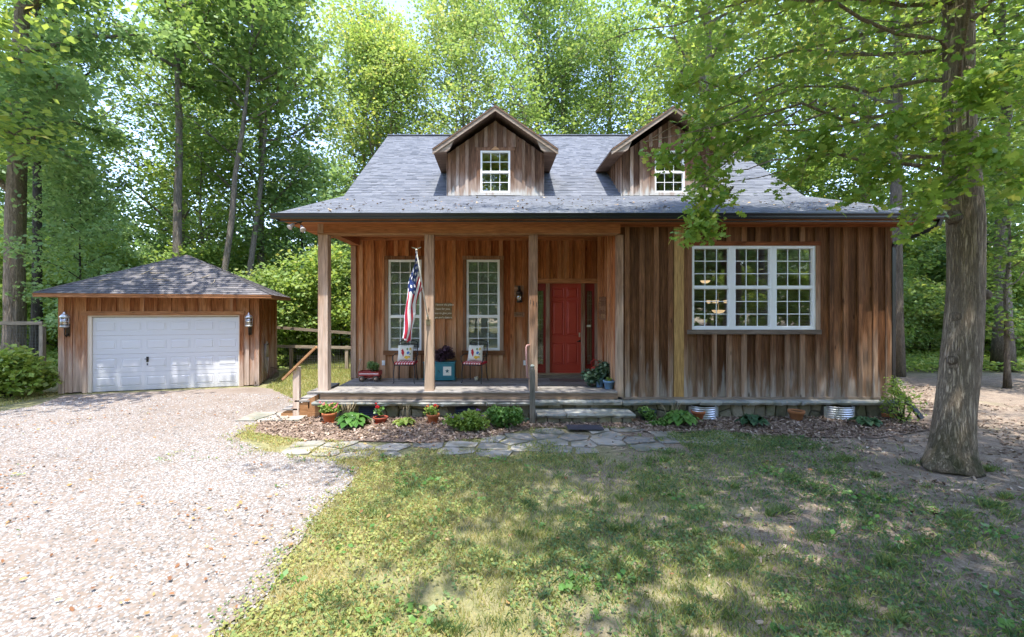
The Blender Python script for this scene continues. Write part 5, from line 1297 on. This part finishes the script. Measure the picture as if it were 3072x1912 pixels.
LIM = [(1880, -50), (1900, 40), (1950, 170), (2000, 300), (2040, 350), (2090, 400), (2200, 450), (2330, 480), (2420, 520), (2520, 490), (2640, 520), (2760, 560), (2850, 570), (3100, 560), (3400, 900)]
def prune(p):
    x, y = proj(p); Y = p[1]+OY
    if Y < 1.2: return p[2] < 5.5
    if y < -60: return False
    if Y < 4.6: return True
    if x < 1890: return True
    for (a, b), (c, d) in zip(LIM[:-1], LIM[1:]):
        if a <= x < c: return y > b+(d-b)*(x-a)/(c-a)
    return False
limbs = []
for k in range(46):
    z = 4.6+k*.24; a = R3.uniform(0, 6.28)
    if k % 3 != 0: a = PI+R3.uniform(-1.1, .95)
    L = R3.uniform(3.6, 5.6) if k % 3 else R3.uniform(2.5, 4.5)
    if z > 12: L *= .75
    rise = R3.uniform(-.1, .9); limbs.append([(.1, 0, z), (L*.5*math.cos(a), L*.5*math.sin(a), z+.5+rise*.3), (L*math.cos(a), L*math.sin(a)*.9, z+rise)])
for (a, L, z, r) in ((PI+.25, 8.5, 9.6, .8), (PI+.5, 8, 10.4, .6), (PI, 9.5, 10.5, .5), (PI+.75, 7.5, 9.8, .4), (PI+.1, 8.8, 11.4, .5), (PI-.3, 8.0, 10.8, .8), (PI+.35, 6.5, 8.6, .5), (PI+.15, 9.5, 10.2, .4), (PI+.4, 9, 10.0, .8), (PI+.05, 7, 9.4, .6), (PI+.3, 10, 11.2, .3), (PI+.2, 5.5, 9.0, .6), (.4, 5.5, 9.0, .6), (-.3, 6, 10, .5), (.9, 6, 9.4, .5), (.1, 7, 11, .4), (1.3, 5.5, 10, .5)): limbs.append([(.1, 0, z-1.5), (L*.5*math.cos(a), L*.5*math.sin(a), z-.2), (L*math.cos(a), L*math.sin(a), z+r)])  # long limbs added high up for the shade they throw on path and dirt
tb, cen = limb_tree(31, limbs, .034, 3, 1.15, 5, .25, prune)
# hanging sprays that come down in front of the roof
spr = []
def spray(pts, n, sg=.13):
    pts = [Vector(P(*p))-Vector((ox, OY, 0)) for p in pts]; tb.append((pts, [.016*(1-.8*i/(len(pts)-1)) for i in range(len(pts))], 5))
    for i in range(n):
        f = R3.uniform(.15, 1)*(len(pts)-1); j = min(int(f), len(pts)-2); c = pts[j].lerp(pts[j+1], f-j); spr.append(tuple(c+Vector((R3.gauss(0, sg), R3.gauss(0, sg), R3.gauss(0, sg*.8)))))
spray([(2450, 300, 7.2), (2250, 420, 7.0), (2120, 540, 6.9), (2090, 640, 6.9), (2100, 700, 6.9)], 34, .12)
spray([(2200, 560, 6.9), (2140, 640, 6.9), (2110, 690, 6.9)], 12, .12)
spray([(2250, 330, 7.2), (2120, 400, 7.0), (2040, 460, 7.0), (1985, 475, 7.0)], 18, .09)
spray([(2250, 300, 7.2), (2100, 240, 7.2), (2020, 290, 7.2)], 15, .13)
spray([(2300, 350, 7.2), (2180, 420, 7.2), (2120, 520, 7.2), (2090, 560, 7.2)], 16, .13)
spray([(2350, 250, 7.0), (2150, 330, 7.0), (2110, 420, 7.0)], 18, .16)
spray([(2500, 380, 7.0), (2420, 480, 6.9), (2400, 560, 6.9)], 26, .15)
spray([(2700, 450, 6.6), (2620, 540, 6.5), (2580, 600, 6.4)], 22, .14)
spray([(2830, 560, 6.4), (2760, 640, 6.3), (2730, 690, 6.3)], 9, .10)
spray([(2870, 420, 6.2), (2960, 480, 5.8), (3080, 560, 5.4)], 34, .16)
spray([(2880, 300, 6.2), (2760, 360, 6.0), (2680, 420, 5.8)], 30, .15)
spray([(2900, 500, 6.1), (2840, 560, 5.9), (2800, 620, 5.8)], 16, .10)
spray([(2900, 200, 6.0), (3000, 260, 5.6), (3100, 350, 5.3)], 30, .18)
far_l = [[(.1, 0, 8.0), (-3.5, -.6, 9.6), (-6.5, -1.4, 9.9), (-8.6, -1.7, 9.6)], [(.1, 0, 9.0), (-3.5, -1.6, 10.6), (-6, -2.4, 10.8), (-7.6, -3.0, 10.2)], [(.1, 0, 9.6), (-3, -.2, 11), (-6, -.6, 11.6), (-8.4, -1.0, 11.2)], [(.1, 0, 8.4), (-3, -1.2, 9.4), (-5, -2.0, 9.6), (-7.0, -2.6, 9.3)]]  # unseen limbs added above the frame to shade the path
tb2, cen2 = limb_tree(77, far_l, .09, 4, 1.35, 6, .15); tb += tb2
FC, fk = crown_pts(cen2, 15000, .26, .5)
C, k = crown_pts(cen, 60000, .19, .85); C = np.array(C)
# drop leaves whose place is pruned or far too close to the lens
keep = np.array([(not prune(c)) and (rnd.random() < (.42 if proj(c)[1] > -60 else 1)) for c in C]); C = C[keep]; kk = k[keep]
tin = .45+npr.normal(0, .12, len(cen))[kk]+npr.normal(0, .13, len(C))
S, k2 = crown_pts(np.array(spr), 4600, .085, .8)
C = np.concatenate([C, S, FC]); tin = np.clip(np.concatenate([tin, .5+npr.normal(0, .15, len(S)), .5+npr.normal(0, .15, len(FC))]), 0, 1)
oak = custom_tree('oak_tree', 'big furrowed oak trunk at right whose leafy limbs hang over the roof', (ox, OY, 0), pth, tb, 'oak', 'oak', C, tin, .112, LEAF_OAK, 1.0, 14, wob=.06)
m = MB()
for (x, y, r, dy) in ((2845, 655, 17, -.40), (2940, 885, 16, -.38), (2840, 1080, 12, -.4), (2826, 950, 13, -.33)):
    tc = [q for q in prof if q[1] <= y][0]; rr = tc[2]/F*OY*.71; c = opx(x, y); dx_ = max(-.92*rr, min(.92*rr, c.x-opx(tc[0], y).x)); c.x = opx(tc[0], y).x+dx_; c.y = -math.sqrt(rr*rr-dx_*dx_)*.97
    m.lathe([(0, .05), (.05, .045), (.075, 0), (.08, -.05)], (0, 0, 0), 12); 
    b = m.v[-48:]; m.v[-48:] = [(c.x+p[0]*r/13, c.y-p[2]*r/13, c.z+p[1]*r/13) for p in b]; m.build('knot', BARKS['warm'], oak); m = MB()
# ================================================================ GROUND
def nz(x, y, f, seed=0.0):
    """cheap smooth noise -1..1 on arrays"""
    v = 0; a = 1.0; 
    for o_ in range(4):
        s = seed+o_*7.3; ff = f*(1.9**o_)
        v = v+a*(np.sin(x*ff*1.3+s+1.7*np.sin(y*ff*.9+s*1.3))*np.cos(y*ff*1.1-s*.7+1.3*np.sin(x*ff*.7+s))); a *= .55
    return v/2.0
gp = [(-900, 2300), (-900, 1245), (0, 1236), (90, 1222), (160, 1200), (190, 1187), (774, 1162), (815, 1168), (885, 1200), (895, 1232), (800, 1255), (745, 1290), (700, 1312), (770, 1352), (900, 1372), (1005, 1386), (1062, 1418), (1042, 1460), (985, 1505), (930, 1570), (880, 1650), (838, 1725), (795, 1790), (720, 1850), (610, 1925), (480, 2300)]
GP = [G(x, y) for x, y in gp]
def inside(px, py, poly):
    r = np.zeros(len(px), dtype=bool); n = len(poly)
    for i in range(n):
        x0, y0 = poly[i]; x1, y1 = poly[(i+1) % n]
        if abs(y1-y0) < 1e-9: continue
        c = ((y0 > py) != (y1 > py)) & (px < (x1-x0)*(py-y0)/(y1-y0)+x0); r ^= c
    return r
# base ground
n_ = N('dirt_ground', .95, .1); o = n_.obj(); s3 = n_.sep(o)
a = n_.noise(o, .55, 6, .6); b = n_.noise(o, 9, 6, .7); c = n_.noise(o, 70, 3, .7)
dirt = n_.mix(n_.rng(b, .3, .7), (.17, .128, .092), (.34, .275, .212)); dirt = n_.mix(n_.rng(n_.noise(o, 2.6, 6, .65), .42, .62, 0, .55), dirt, (.11, .08, .06)); dirt = n_.mix(n_.rng(c, .45, .7, 0, .5), dirt, (.38, .33, .28)); dirt = n_.mix(n_.rng(c, .5, .3, 0, .7), dirt, (.09, .065, .045))
grn = n_.mix(n_.rng(b, .3, .7), (.13, .15, .06), (.30, .27, .13))
fac = n_.math('ADD', n_.rng(s3[0], 4.6, -.5, 0, 1), n_.math('MULTIPLY', n_.math('SUBTRACT', a, .5), 2.4)); fac = n_.rng(fac, .3, .8, 0, .85)
colr = n_.mix(fac, dirt, grn); colr = n_.mix(n_.rng(s3[1], 16, 22), colr, n_.mix(n_.rng(n_.noise(o, 2, 5), .35, .65), (.05, .10, .025), (.15, .20, .06)))
n_.col(colr); n_.bump(n_.math('ADD', b, n_.math('MULTIPLY', c, .5)), .8, .02); DIRT = n_.m
gx = np.concatenate([np.linspace(-160, -22, 12), np.linspace(-20, 18, 150), np.linspace(20, 160, 12)]); gy = np.concatenate([np.linspace(-60, 2, 8), np.linspace(2.3, 18, 90), np.linspace(19, 170, 16)])
XX, YY = np.meshgrid(gx, gy); ZZ = .010*nz(XX, YY, 1.2); ZZ = np.where((YY > 9.0) & (YY < 30), -.005, ZZ)-.006; ZZ = np.where(XX > -1, ZZ, np.minimum(ZZ, -.008)); V = np.stack([XX, YY, ZZ], -1).reshape(-1, 3)
W = len(gx); idx = (np.arange(len(gy)-1)[:, None]*W+np.arange(W-1)[None, :]).reshape(-1); FQ = np.stack([idx, idx+1, idx+W+1, idx+W], 1)
g = np_mesh('ground', V, 4, DIRT, None, None, True, FQ); tag(g, kind='structure')
# gravel drive sheet + stones
n_ = N('gravel_bed', .9, .2); o = n_.obj(); v = n_.voro(o, 28); v2 = n_.voro(o, 60)
col = n_.ramp(n_.sep(v.outputs['Color'])[0], [(0, (.14, .125, .11)), (.5, (.21, .192, .176)), (1, (.285, .27, .252))]); col = n_.mix(n_.rng(v.outputs['Distance'], .0, .55, 0, .75), col, (.22, .17, .13))
col = n_.mix(n_.rng(n_.noise(o, .9, 6, .62), .48, .66, 0, .6), col, (.155, .115, .085)); n_.col(col); n_.bump(v.outputs['Distance'], -.8, .015); GBED = n_.m
mm = MB(); pl_ = []
for i in range(len(GP)):
    a_, b_ = GP[i], GP[(i+1) % len(GP)]; L = math.hypot(b_[0]-a_[0], b_[1]-a_[1]); k = max(1, int(L/.18)) if i not in (0, len(GP)-1) else 1
    for q in range(k): t_ = q/k; pl_.append((a_[0]+(b_[0]-a_[0])*t_+(rnd.uniform(-.05, .05) if q else 0), a_[1]+(b_[1]-a_[1])*t_+(rnd.uniform(-.05, .05) if q else 0)))
mm.add([(x, y, .008) for x, y in pl_], [tuple(range(len(pl_)))], .5); o = mm.build('road', GBED); tag(o, kind='structure')
n_ = N('gravel_stone', .85, .25); t_ = n_.tint(); n_.col(n_.ramp(t_, [(0, (.05, .044, .038)), (.2, (.135, .122, .11)), (.5, (.25, .235, .222)), (.82, (.335, .325, .315)), (1, (.45, .45, .445))])); GST = n_.m
def scatter_poly(poly, dens_fn, n, x0, x1, y0, y1):
    x = npr.uniform(x0, x1, n); y = y0+(y1-y0)*npr.uniform(0, 1, n)
    k = inside(x+.13*nz(x, y, 3)+npr.normal(0, .05, n), y+.13*nz(y, x, 3)+npr.normal(0, .05, n), poly)&(npr.uniform(0, 1, n) < dens_fn(x, y)); return x[k], y[k]
def pebbles(name, x, y, z, r, mat, tint, flat=.5):
    n = len(x); T = np.array([[1, 0, 0], [.5, .8, 0], [-.5, .75, 0], [-1, 0, 0], [-.55, -.8, 0], [.45, -.85, 0], [0.1, 0.05, 1.0]])
    th = npr.uniform(0, 2*PI, n); ca, sa = np.cos(th), np.sin(th); V = np.tile(T, (n, 1, 1)); V *= 1+npr.uniform(-.22, .22, (n, 7, 1)); V[:, :6, 2] = npr.uniform(-.1, .35, (n, 6))
    V[:, :, 1] *= npr.uniform(.55, 1, n)[:, None]; X = V[:, :, 0]*ca[:, None]-V[:, :, 1]*sa[:, None]; Y = V[:, :, 0]*sa[:, None]+V[:, :, 1]*ca[:, None]
    O = np.stack([x[:, None]+X*r[:, None], y[:, None]+Y*r[:, None], z+V[:, :, 2]*r[:, None]*flat], -1)
    f = np.array([[0, 1, 6], [1, 2, 6], [2, 3, 6], [3, 4, 6], [4, 5, 6], [5, 0, 6]]); FF = (np.arange(n)[:, None, None]*7+f[None]).reshape(-1, 3)
    return np_mesh(name, O.reshape(-1, 3), 3, mat, np.repeat(tint, 6), None, False, FF)
x, y = scatter_poly(GP, lambda x, y: np.clip(1.5-(y-3.2)/7.5, .30, 1)*np.clip(.85+.5*nz(x, y, 1.3, 3), .35, 1), 230000, -13, 0, 3.0, 13.2)
x2, y2 = scatter_poly(GP, lambda x, y: x*0+.6, 9000, -5.5, -2, 5, 12); x = np.concatenate([x, x2]); y = np.concatenate([y, y2]); fov = (x/y > -1.16); x, y = x[fov], y[fov]
r = npr.uniform(.007, .019, len(x))*np.where(npr.uniform(0, 1, len(x)) < .08, 1.5, 1); o = pebbles('gravel', x, y, .008, r, GST, np.clip(npr.beta(2.2, 2, len(x))+.10*nz(x, y, .8, 5)-.12*np.clip(nz(x, y, 1.6), 0, 1), 0, 1)); tag(o, kind='stuff', label='pale pinkish loose gravel covering the drive', cat='gravel')
# mulch bed
MP = [G(*p) for p in ((880, 1246), (960, 1245), (1500, 1240), (1600, 1262), (1830, 1262), (1880, 1240), (2720, 1238), (2790, 1262), (2800, 1290), (2640, 1316), (2300, 1310), (2150, 1296), (1960, 1300), (1860, 1285), (1590, 1285), (1480, 1312), (1300, 1330), (900, 1322), (760, 1300), (790, 1258))]
MULB = plain('mulch_soil', (.21, .155, .12), .95, .1, .4, 18, 0, .6)
mm = MB(); mm.add([(x, y, .013) for x, y in MP], [tuple(range(len(MP)))[::-1]], .5); o = mm.build('soil', MULB); tag(o, kind='structure')
n_ = N('mulch_chip', .9, .15); n_.col(n_.ramp(n_.tint(), [(0, (.08, .052, .038)), (.4, (.19, .135, .10)), (.75, (.34, .26, .20)), (1, (.52, .44, .36))])); CHIP = n_.m
def chips(name, x, y, z, L, mat, tint, tilt=.5, label=None, cat=None):
    C = np.stack([x, y, np.full(len(x), z)], 1); o = np_mesh(name, leaves(C, L, tilt, np.array([[0, -.2, 0], [1, -.25, .0], [1, .25, 0], [0, .2, 0]])), 4, mat, tint); tag(o, kind='stuff', label=label, cat=cat); return o
x, y = scatter_poly(MP, lambda x, y: x*0+np.where(x < -1, .55, .8), 38000, -5.6, 9.2, 8.0, 10.6)
chips('mulch', x, y, .03, .05, CHIP, npr.beta(2, 2, len(x)), label='brown wood chip mulch in the flower bed', cat='mulch')
n = 26000; x = npr.uniform(1.5, 14, n); y = npr.uniform(3.4, 14.5, n); k = (npr.uniform(0, 1, n) < np.clip((x-1)*.14, 0, .75))&((nz(x, y, .9, 3) > -.25))&~((x < 9.2)&(y > 10.2)); chips('bark_litter', x[k], y[k], .015, .05, CHIP, npr.beta(2, 2.2, k.sum()), label='scattered leaf and bark litter on the bare dirt around the oak', cat='leaf litter')
# flagstone path
pts = []; ghost = []
for k in range(-1, 18):
    X = -4.6+k*.56
    yc = 8.05+.10*math.sin(k)+(.35 if X > 0 else 0)
    rows = [yc-.30, yc+.12] if X < -.6 else ([yc-.42, yc-.02, yc+.36] if X < .9 else [yc-.42, yc+.0, yc+.42, yc+.82])
    if X > 3.0: rows = rows[1:3]
    for q in (rows[0]-.42, rows[-1]+.42): ghost.append((X+rnd.uniform(-.2, .2), q+rnd.uniform(-.08, .08)))
    if k in (-1, 0, 1, 17): ghost += [(X, q) for q in rows]; continue
    for q in rows: pts.append((X+rnd.uniform(-.16, .16), q+rnd.uniform(-.09, .09)))
mm = MB()
for ci, c in enumerate(voronoi(pts+ghost, (-7.0, 6.6, 6.3, 9.9), .055, 1.5)):
    cx_, cy_ = sum(a for a, b in c)/len(c), sum(b for a, b in c)/len(c)
    if min(math.hypot(cx_-a, cy_-b) for a, b in pts) > .2 or min(math.hypot(cx_-a, cy_-b) for a, b in ghost) < .13: continue
    if rnd.random() < .10: continue
    c = rough_poly(c, .022, .14); z = .010+rnd.uniform(0, .012); mm.slab(c, lambda a, b: (a, b, .0), lambda a, b: (a, b, z), rnd.random())
o = mm.build('path', S_path); tag(o, kind='structure')
mm = MB()
for c in voronoi([(-4.9+rnd.uniform(-.6, .6), 10.15+rnd.uniform(-.5, .5)) for k in range(5)], (-5.7, -4.3, 9.9, 10.7), .05, 3): z = .04+rnd.uniform(0, .02); mm.slab(rough_poly(c, .03, .14), lambda a, b: (a, b, .0), lambda a, b: (a, b, z), rnd.random())
o = mm.build('path', S_path); tag(o, kind='structure')
# grass ---------------------------------------------------------------
def in_path(x, y): return (x > -4.8)&(x < 3.4)&(y > 7.55)&(y < np.where(x < 0, 8.65, 9.3))
def dens(x, y):
    d = np.clip(1.15-(x+.3)*.16, .0, 1)            # thins out to the right
    n1 = nz(x, y, 1.0, 2.0); n2 = nz(x, y, 3.1, 5.0)
    d = d*np.clip(.75+n1*.8+n2*.55, .04, 1.2)
    d = np.where((x > 4.2)&(y < 6), np.maximum(d, np.where(n2+.4*n1 > .42, .8, d)), d)
    d = np.where((x > 2.8)&(x < 5.9)&(y > 7.9)&(y < 9.1), .9*(n2 > -.6), d)
    return d
def grass_pts(n, x0, x1, y0, y1, ybias=1.0):
    x = npr.uniform(x0, x1, n); y = y0+(y1-y0)*npr.uniform(0, 1, n)**ybias
    k = (npr.uniform(0, 1, n) < dens(x, y))&~inside(x+.16*nz(x, y, 4)+npr.normal(0, .09, n), y+.16*nz(y, x, 4)+npr.normal(0, .09, n), GP)&~inside(x, y, MP)&(np.abs(x/y) < 1.22)
    ip = in_path(x, y); k &= (~ip)|((nz(x, y, 2.6, 9) > np.where((y < 7.95)|((y > 8.4)&(x < -.5)), -.15, .30))&(npr.uniform(0, 1, n) < .6)); return x[k], y[k]
def blades(name, x, y, h, w, tint, lab):
    n = len(x); th = npr.uniform(0, 2*PI, n); ln = npr.normal(0, .45, (n, 2))*h[:, None]; dx, dy = np.cos(th)*w/2, np.sin(th)*w/2; z0 = np.zeros(n)
    V = np.stack([np.stack([x-dx, y-dy, z0], -1), np.stack([x+dx, y+dy, z0], -1), np.stack([x+ln[:, 0]*.45+dx*.7, y+ln[:, 1]*.45+dy*.7, h*.6], -1), np.stack([x+ln[:, 0], y+ln[:, 1], h], -1)], 1)
    o = np_mesh(name, V, 4, LF['grass'], tint); tag(o, kind='stuff', label=lab, cat='grass'); return o
def gt(x, y):   # yellower at left, the sunlit patch put into the tint; greener to the right
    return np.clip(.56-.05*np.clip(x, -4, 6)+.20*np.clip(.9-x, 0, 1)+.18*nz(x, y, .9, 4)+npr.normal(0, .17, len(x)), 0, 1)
x, y = grass_pts(260000, -6, 9.5, 3.2, 9.9, 1.15)
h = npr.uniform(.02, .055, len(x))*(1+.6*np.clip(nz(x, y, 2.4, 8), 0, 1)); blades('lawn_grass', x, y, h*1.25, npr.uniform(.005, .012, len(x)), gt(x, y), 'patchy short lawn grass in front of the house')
x, y = grass_pts(150000, -6, 8.5, 3.2, 9.6, 1.2); k = nz(x, y, 1.6, 12) > -.25; x, y = x[k], y[k]
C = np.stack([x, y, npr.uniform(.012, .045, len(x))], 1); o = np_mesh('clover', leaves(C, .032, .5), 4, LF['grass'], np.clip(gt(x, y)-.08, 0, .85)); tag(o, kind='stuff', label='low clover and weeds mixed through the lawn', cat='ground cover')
# weeds growing through the gravel
n = 60000; x = npr.uniform(-11, -1, n); y = npr.uniform(3.3, 12.8, n); q = nz(x, y, 2.2, 21)+.5*nz(x, y, 6, 4); edge = inside(x, y, GP)&~inside(x+.25, y-.12, GP); k = inside(x, y, GP)&((q > .85)|((q > .1)&edge)|((q > .25)&(x > -5.6)&(y > 7.2)&(y < 9.3)))&(npr.uniform(0, 1, n) < .5); x, y = x[k], y[k]
C = np.stack([x, y, npr.uniform(.02, .04, len(x))], 1); o = np_mesh('weeds', leaves(C, .03, .5), 4, LF['grass'], np.clip(npr.normal(.45, .15, len(x)), 0, 1)); tag(o, kind='stuff', label='small weeds sprouting through the gravel', cat='weeds')
n = 16000; x = npr.uniform(-2.5, 7.5, n); y = npr.uniform(3.3, 7.6, n); k = (nz(x, y, 1.9, 31)+.7*nz(x, y, 5, 3) > .55)&~inside(x+.1, y, GP); x, y = x[k], y[k]
C = np.stack([x, y, npr.uniform(.02, .06, len(x))], 1); o = np_mesh('broadleaf_weeds', leaves(C, .055, .55), 4, LF['hosta'], np.clip(npr.normal(.35, .2, len(x)), 0, 1)); tag(o, kind='stuff', label='low broad leaved weeds in patches through the lawn', cat='weeds')
# tufts at right foreground
tx, ty = [], []
for k in range(150):
    cx, cy = npr.uniform(-1.5, 8.0), 3.4+4.6*npr.uniform(0, 1)**1.3; m_ = int(npr.uniform(20, 130)); q_ = npr.uniform(.02, .11)
    if cx < .5 and cy > 6.5: continue
    tx.append(npr.normal(cx, q_, m_)); ty.append(npr.normal(cy, q_*.6, m_))
tx, ty = np.concatenate(tx), np.concatenate(ty); blades('grass_tufts', tx, ty, npr.uniform(.04, .11, len(tx)), npr.uniform(.004, .008, len(tx)), np.clip(npr.normal(.42, .16, len(tx)), 0, 1), 'loose green grass tufts on the bare ground')
# far lawns
def patch(name, n, x0, x1, y0, y1, h0, h1, tm, lab, cond=None):
    x = npr.uniform(x0, x1, n); y = npr.uniform(y0, y1, n)
    if cond is not None: k = cond(x, y); x, y = x[k], y[k]
    blades(name, x, y, npr.uniform(h0, h1, len(x)), npr.uniform(.012, .02, len(x)), np.clip(tm+npr.normal(0, .15, len(x))+.15*nz(x, y, .6), 0, 1), lab)
patch('side_lawn', 60000, -10, -3.9, 10.7, 24, .04, .10, .5, 'bright lawn between the garage and the house', lambda x, y: ~inside(x, y, GP)&~((x > -4.95)&(y < 12.3))&(x > -7.3+(y-14.5)*-.28))
patch('corner_grass', 16000, -19, -12.6, 10.4, 13.6, .02, .06, .6, 'thin yellowed grass at the left of the drive', lambda x, y: ~inside(x, y, GP)&(y < 13.3+.28*(x+12.75)*-1))
C = np.stack([npr.uniform(9.4, 34, 26000), npr.uniform(17.5, 24, 26000), npr.uniform(.05, .4, 26000)], 1); o = np_mesh('ground_cover', leaves(C, .14, .5), 4, LF['far'], np.clip(npr.normal(.6, .18, 26000), 0, 1)); tag(o, kind='stuff', label='sunny ivy-like ground cover beyond the bare dirt at right', cat='ground cover')
C = np.stack([npr.uniform(-34, -9, 26000), npr.uniform(15.8, 24, 26000), npr.uniform(.05, .5, 26000)], 1); o = np_mesh('undergrowth', leaves(C, .15, .6), 4, LF['far'], np.clip(npr.normal(.5, .18, 26000), 0, 1)); tag(o, kind='stuff', label='leafy undergrowth on the wood floor behind the garage', cat='undergrowth')
# fallen leaves: on gravel, lawn and roofs
n_ = N('fallen_leaf', .8, .2); n_.col(n_.ramp(n_.tint(), [(0, (.10, .045, .025)), (.5, (.25, .12, .055)), (.8, (.36, .23, .09)), (1, (.45, .36, .22))])); FALL = n_.m
n = 8000; x = npr.uniform(-11, 8, n); y = 3.3+9.5*npr.uniform(0, 1, n)**1.1; k = npr.uniform(0, 1, n) < np.where(x < -1, np.where(nz(x, y, .9, 6) > .15, 1.0, .12), .07); x, y = x[k], y[k]; k = (np.abs(x/y) < 1.2)&(y < 12.8)&~((y > 10)&(x > -4.3)); x, y = x[k], y[k]
C = np.stack([x, y, np.full(len(x), .035)], 1); o = np_mesh('fallen_leaves', leaves(C, .042, .35, LEAF_OAK, .6), 14, FALL, npr.beta(2, 2, len(x))); tag(o, kind='stuff', label='dry brown fallen leaves scattered on the gravel and grass', cat='leaves')
n = 420; x = npr.uniform(-4.6, 9.4, n); s = npr.beta(1.2, 2, n)*4.3; y = 9.95+s*.948; z = 4.585+.033+s*.3215; C = np.stack([x, y, z+.012], 1); o = np_mesh('roof_leaves', leaves(C, .07, .3), 4, FALL, np.clip(npr.beta(3, 1.2, n)+.1, 0, 1)); tag(o, kind='stuff', label='pale dead leaves lying on the lower porch roof', cat='leaves')
# twigs on the ground and garage roof
m = MB()
for k in range(70):
    x, y = npr.uniform(1.5, 8.5), npr.uniform(3.6, 9); 
    a = rnd.uniform(-.6, .4); L = rnd.uniform(.08, .4); m.tube([(x, y, .015), (x+L*.5*math.cos(a), y+L*.5*math.sin(a), .025), (x+L*math.cos(a+.2), y+L*math.sin(a+.2), .015)], .004, 4)
o = m.build('twigs', LF['dry']); tag(o, kind='stuff', label='small pale twigs lying on the bare right lawn', cat='twigs')
m = MB()
for (u, w, a, L) in ((1.8, .5, .9, .5), (2.0, .62, -.3, .4), (3.0, .45, .7, .35), (2.2, .3, -.5, .5), (.9, .1, .2, .25), (3.9, .0, 1.2, .3), (3.5, .35, .5, .3)):
    hz = lambda v: ez+.035+(v+.5)/2.35*(4.36-ez)
    q0 = gloc(u, w, hz(w)); q1 = gloc(u+L*math.cos(a)*.5, w+L*math.sin(a)*.5, hz(w+L*math.sin(a)*.5)+.02); q2 = gloc(u+L*math.cos(a+.3), w+L*math.sin(a+.3), hz(w+L*math.sin(a+.3))); m.tube([q0, q1, q2], .009, 5)
o = m.build('roof_twigs', LF['dry']); tag(o, kind='stuff', label='pale broken twigs lying on the garage roof', cat='twigs')
# ================================================================ LIGHT, SKY, CAMERA
el, az = math.radians(74), math.radians(4)
sd = Vector((math.sin(az)*math.cos(el), -math.cos(az)*math.cos(el), math.sin(el)))
L_ = bpy.data.lights.new('sun', 'SUN'); L_.energy = 2.0; L_.angle = math.radians(.55); L_.color = (1, .955, .88); lo = bpy.data.objects.new('sun', L_); COL.objects.link(lo); lo.rotation_euler = sd.to_track_quat('Z', 'Y').to_euler(); lo.location = (0, -10, 40)
w = bpy.data.worlds.new('World'); sc.world = w; w.use_nodes = True; nt = w.node_tree; bg = nt.nodes['Background']; sk = nt.nodes.new('ShaderNodeTexSky'); sk.sky_type = 'NISHITA'; sk.sun_disc = False; sk.sun_elevation = el; sk.sun_rotation = math.atan2(sd.x, sd.y); sk.air_density = 1.1; sk.dust_density = .8; sk.ozone_density = 1.2
tm = nt.nodes.new('ShaderNodeMix'); tm.data_type = 'RGBA'; tm.blend_type = 'MULTIPLY'; tm.inputs[0].default_value = 1; tm.inputs[7].default_value = (.99, .93, 1.01, 1); nt.links.new(sk.outputs[0], tm.inputs[6]); nt.links.new(tm.outputs[2], bg.inputs[0]); bg.inputs[1].default_value = .15
cam = bpy.data.cameras.new('camera'); co = bpy.data.objects.new('camera', cam); COL.objects.link(co); sc.camera = co
co.location = (0, 0, CH); co.rotation_euler = (PI/2, 0, 0); cam.sensor_width = 36; cam.sensor_fit = 'HORIZONTAL'; cam.lens = 36*F/3072; cam.shift_x = (1536-PX)/3072; cam.shift_y = -(956-PY)/3072; cam.clip_end = 1000; cam.clip_start = .05
sc.view_settings.view_transform = 'Standard'; sc.view_settings.look = 'None'; sc.view_settings.exposure = 2.35; sc.view_settings.gamma = 1
sc.cycles.max_bounces = 12; sc.cycles.diffuse_bounces = 9; sc.cycles.glossy_bounces = 3; sc.cycles.transmission_bounces = 6; sc.cycles.transparent_max_bounces = 8; sc.cycles.use_denoising = True; sc.cycles.sample_clamp_indirect = 6
for k, p in PROTO.items():
    if not p[1]:
        for c in list(p[0].children): bpy.data.objects.remove(c)
        bpy.data.objects.remove(p[0])
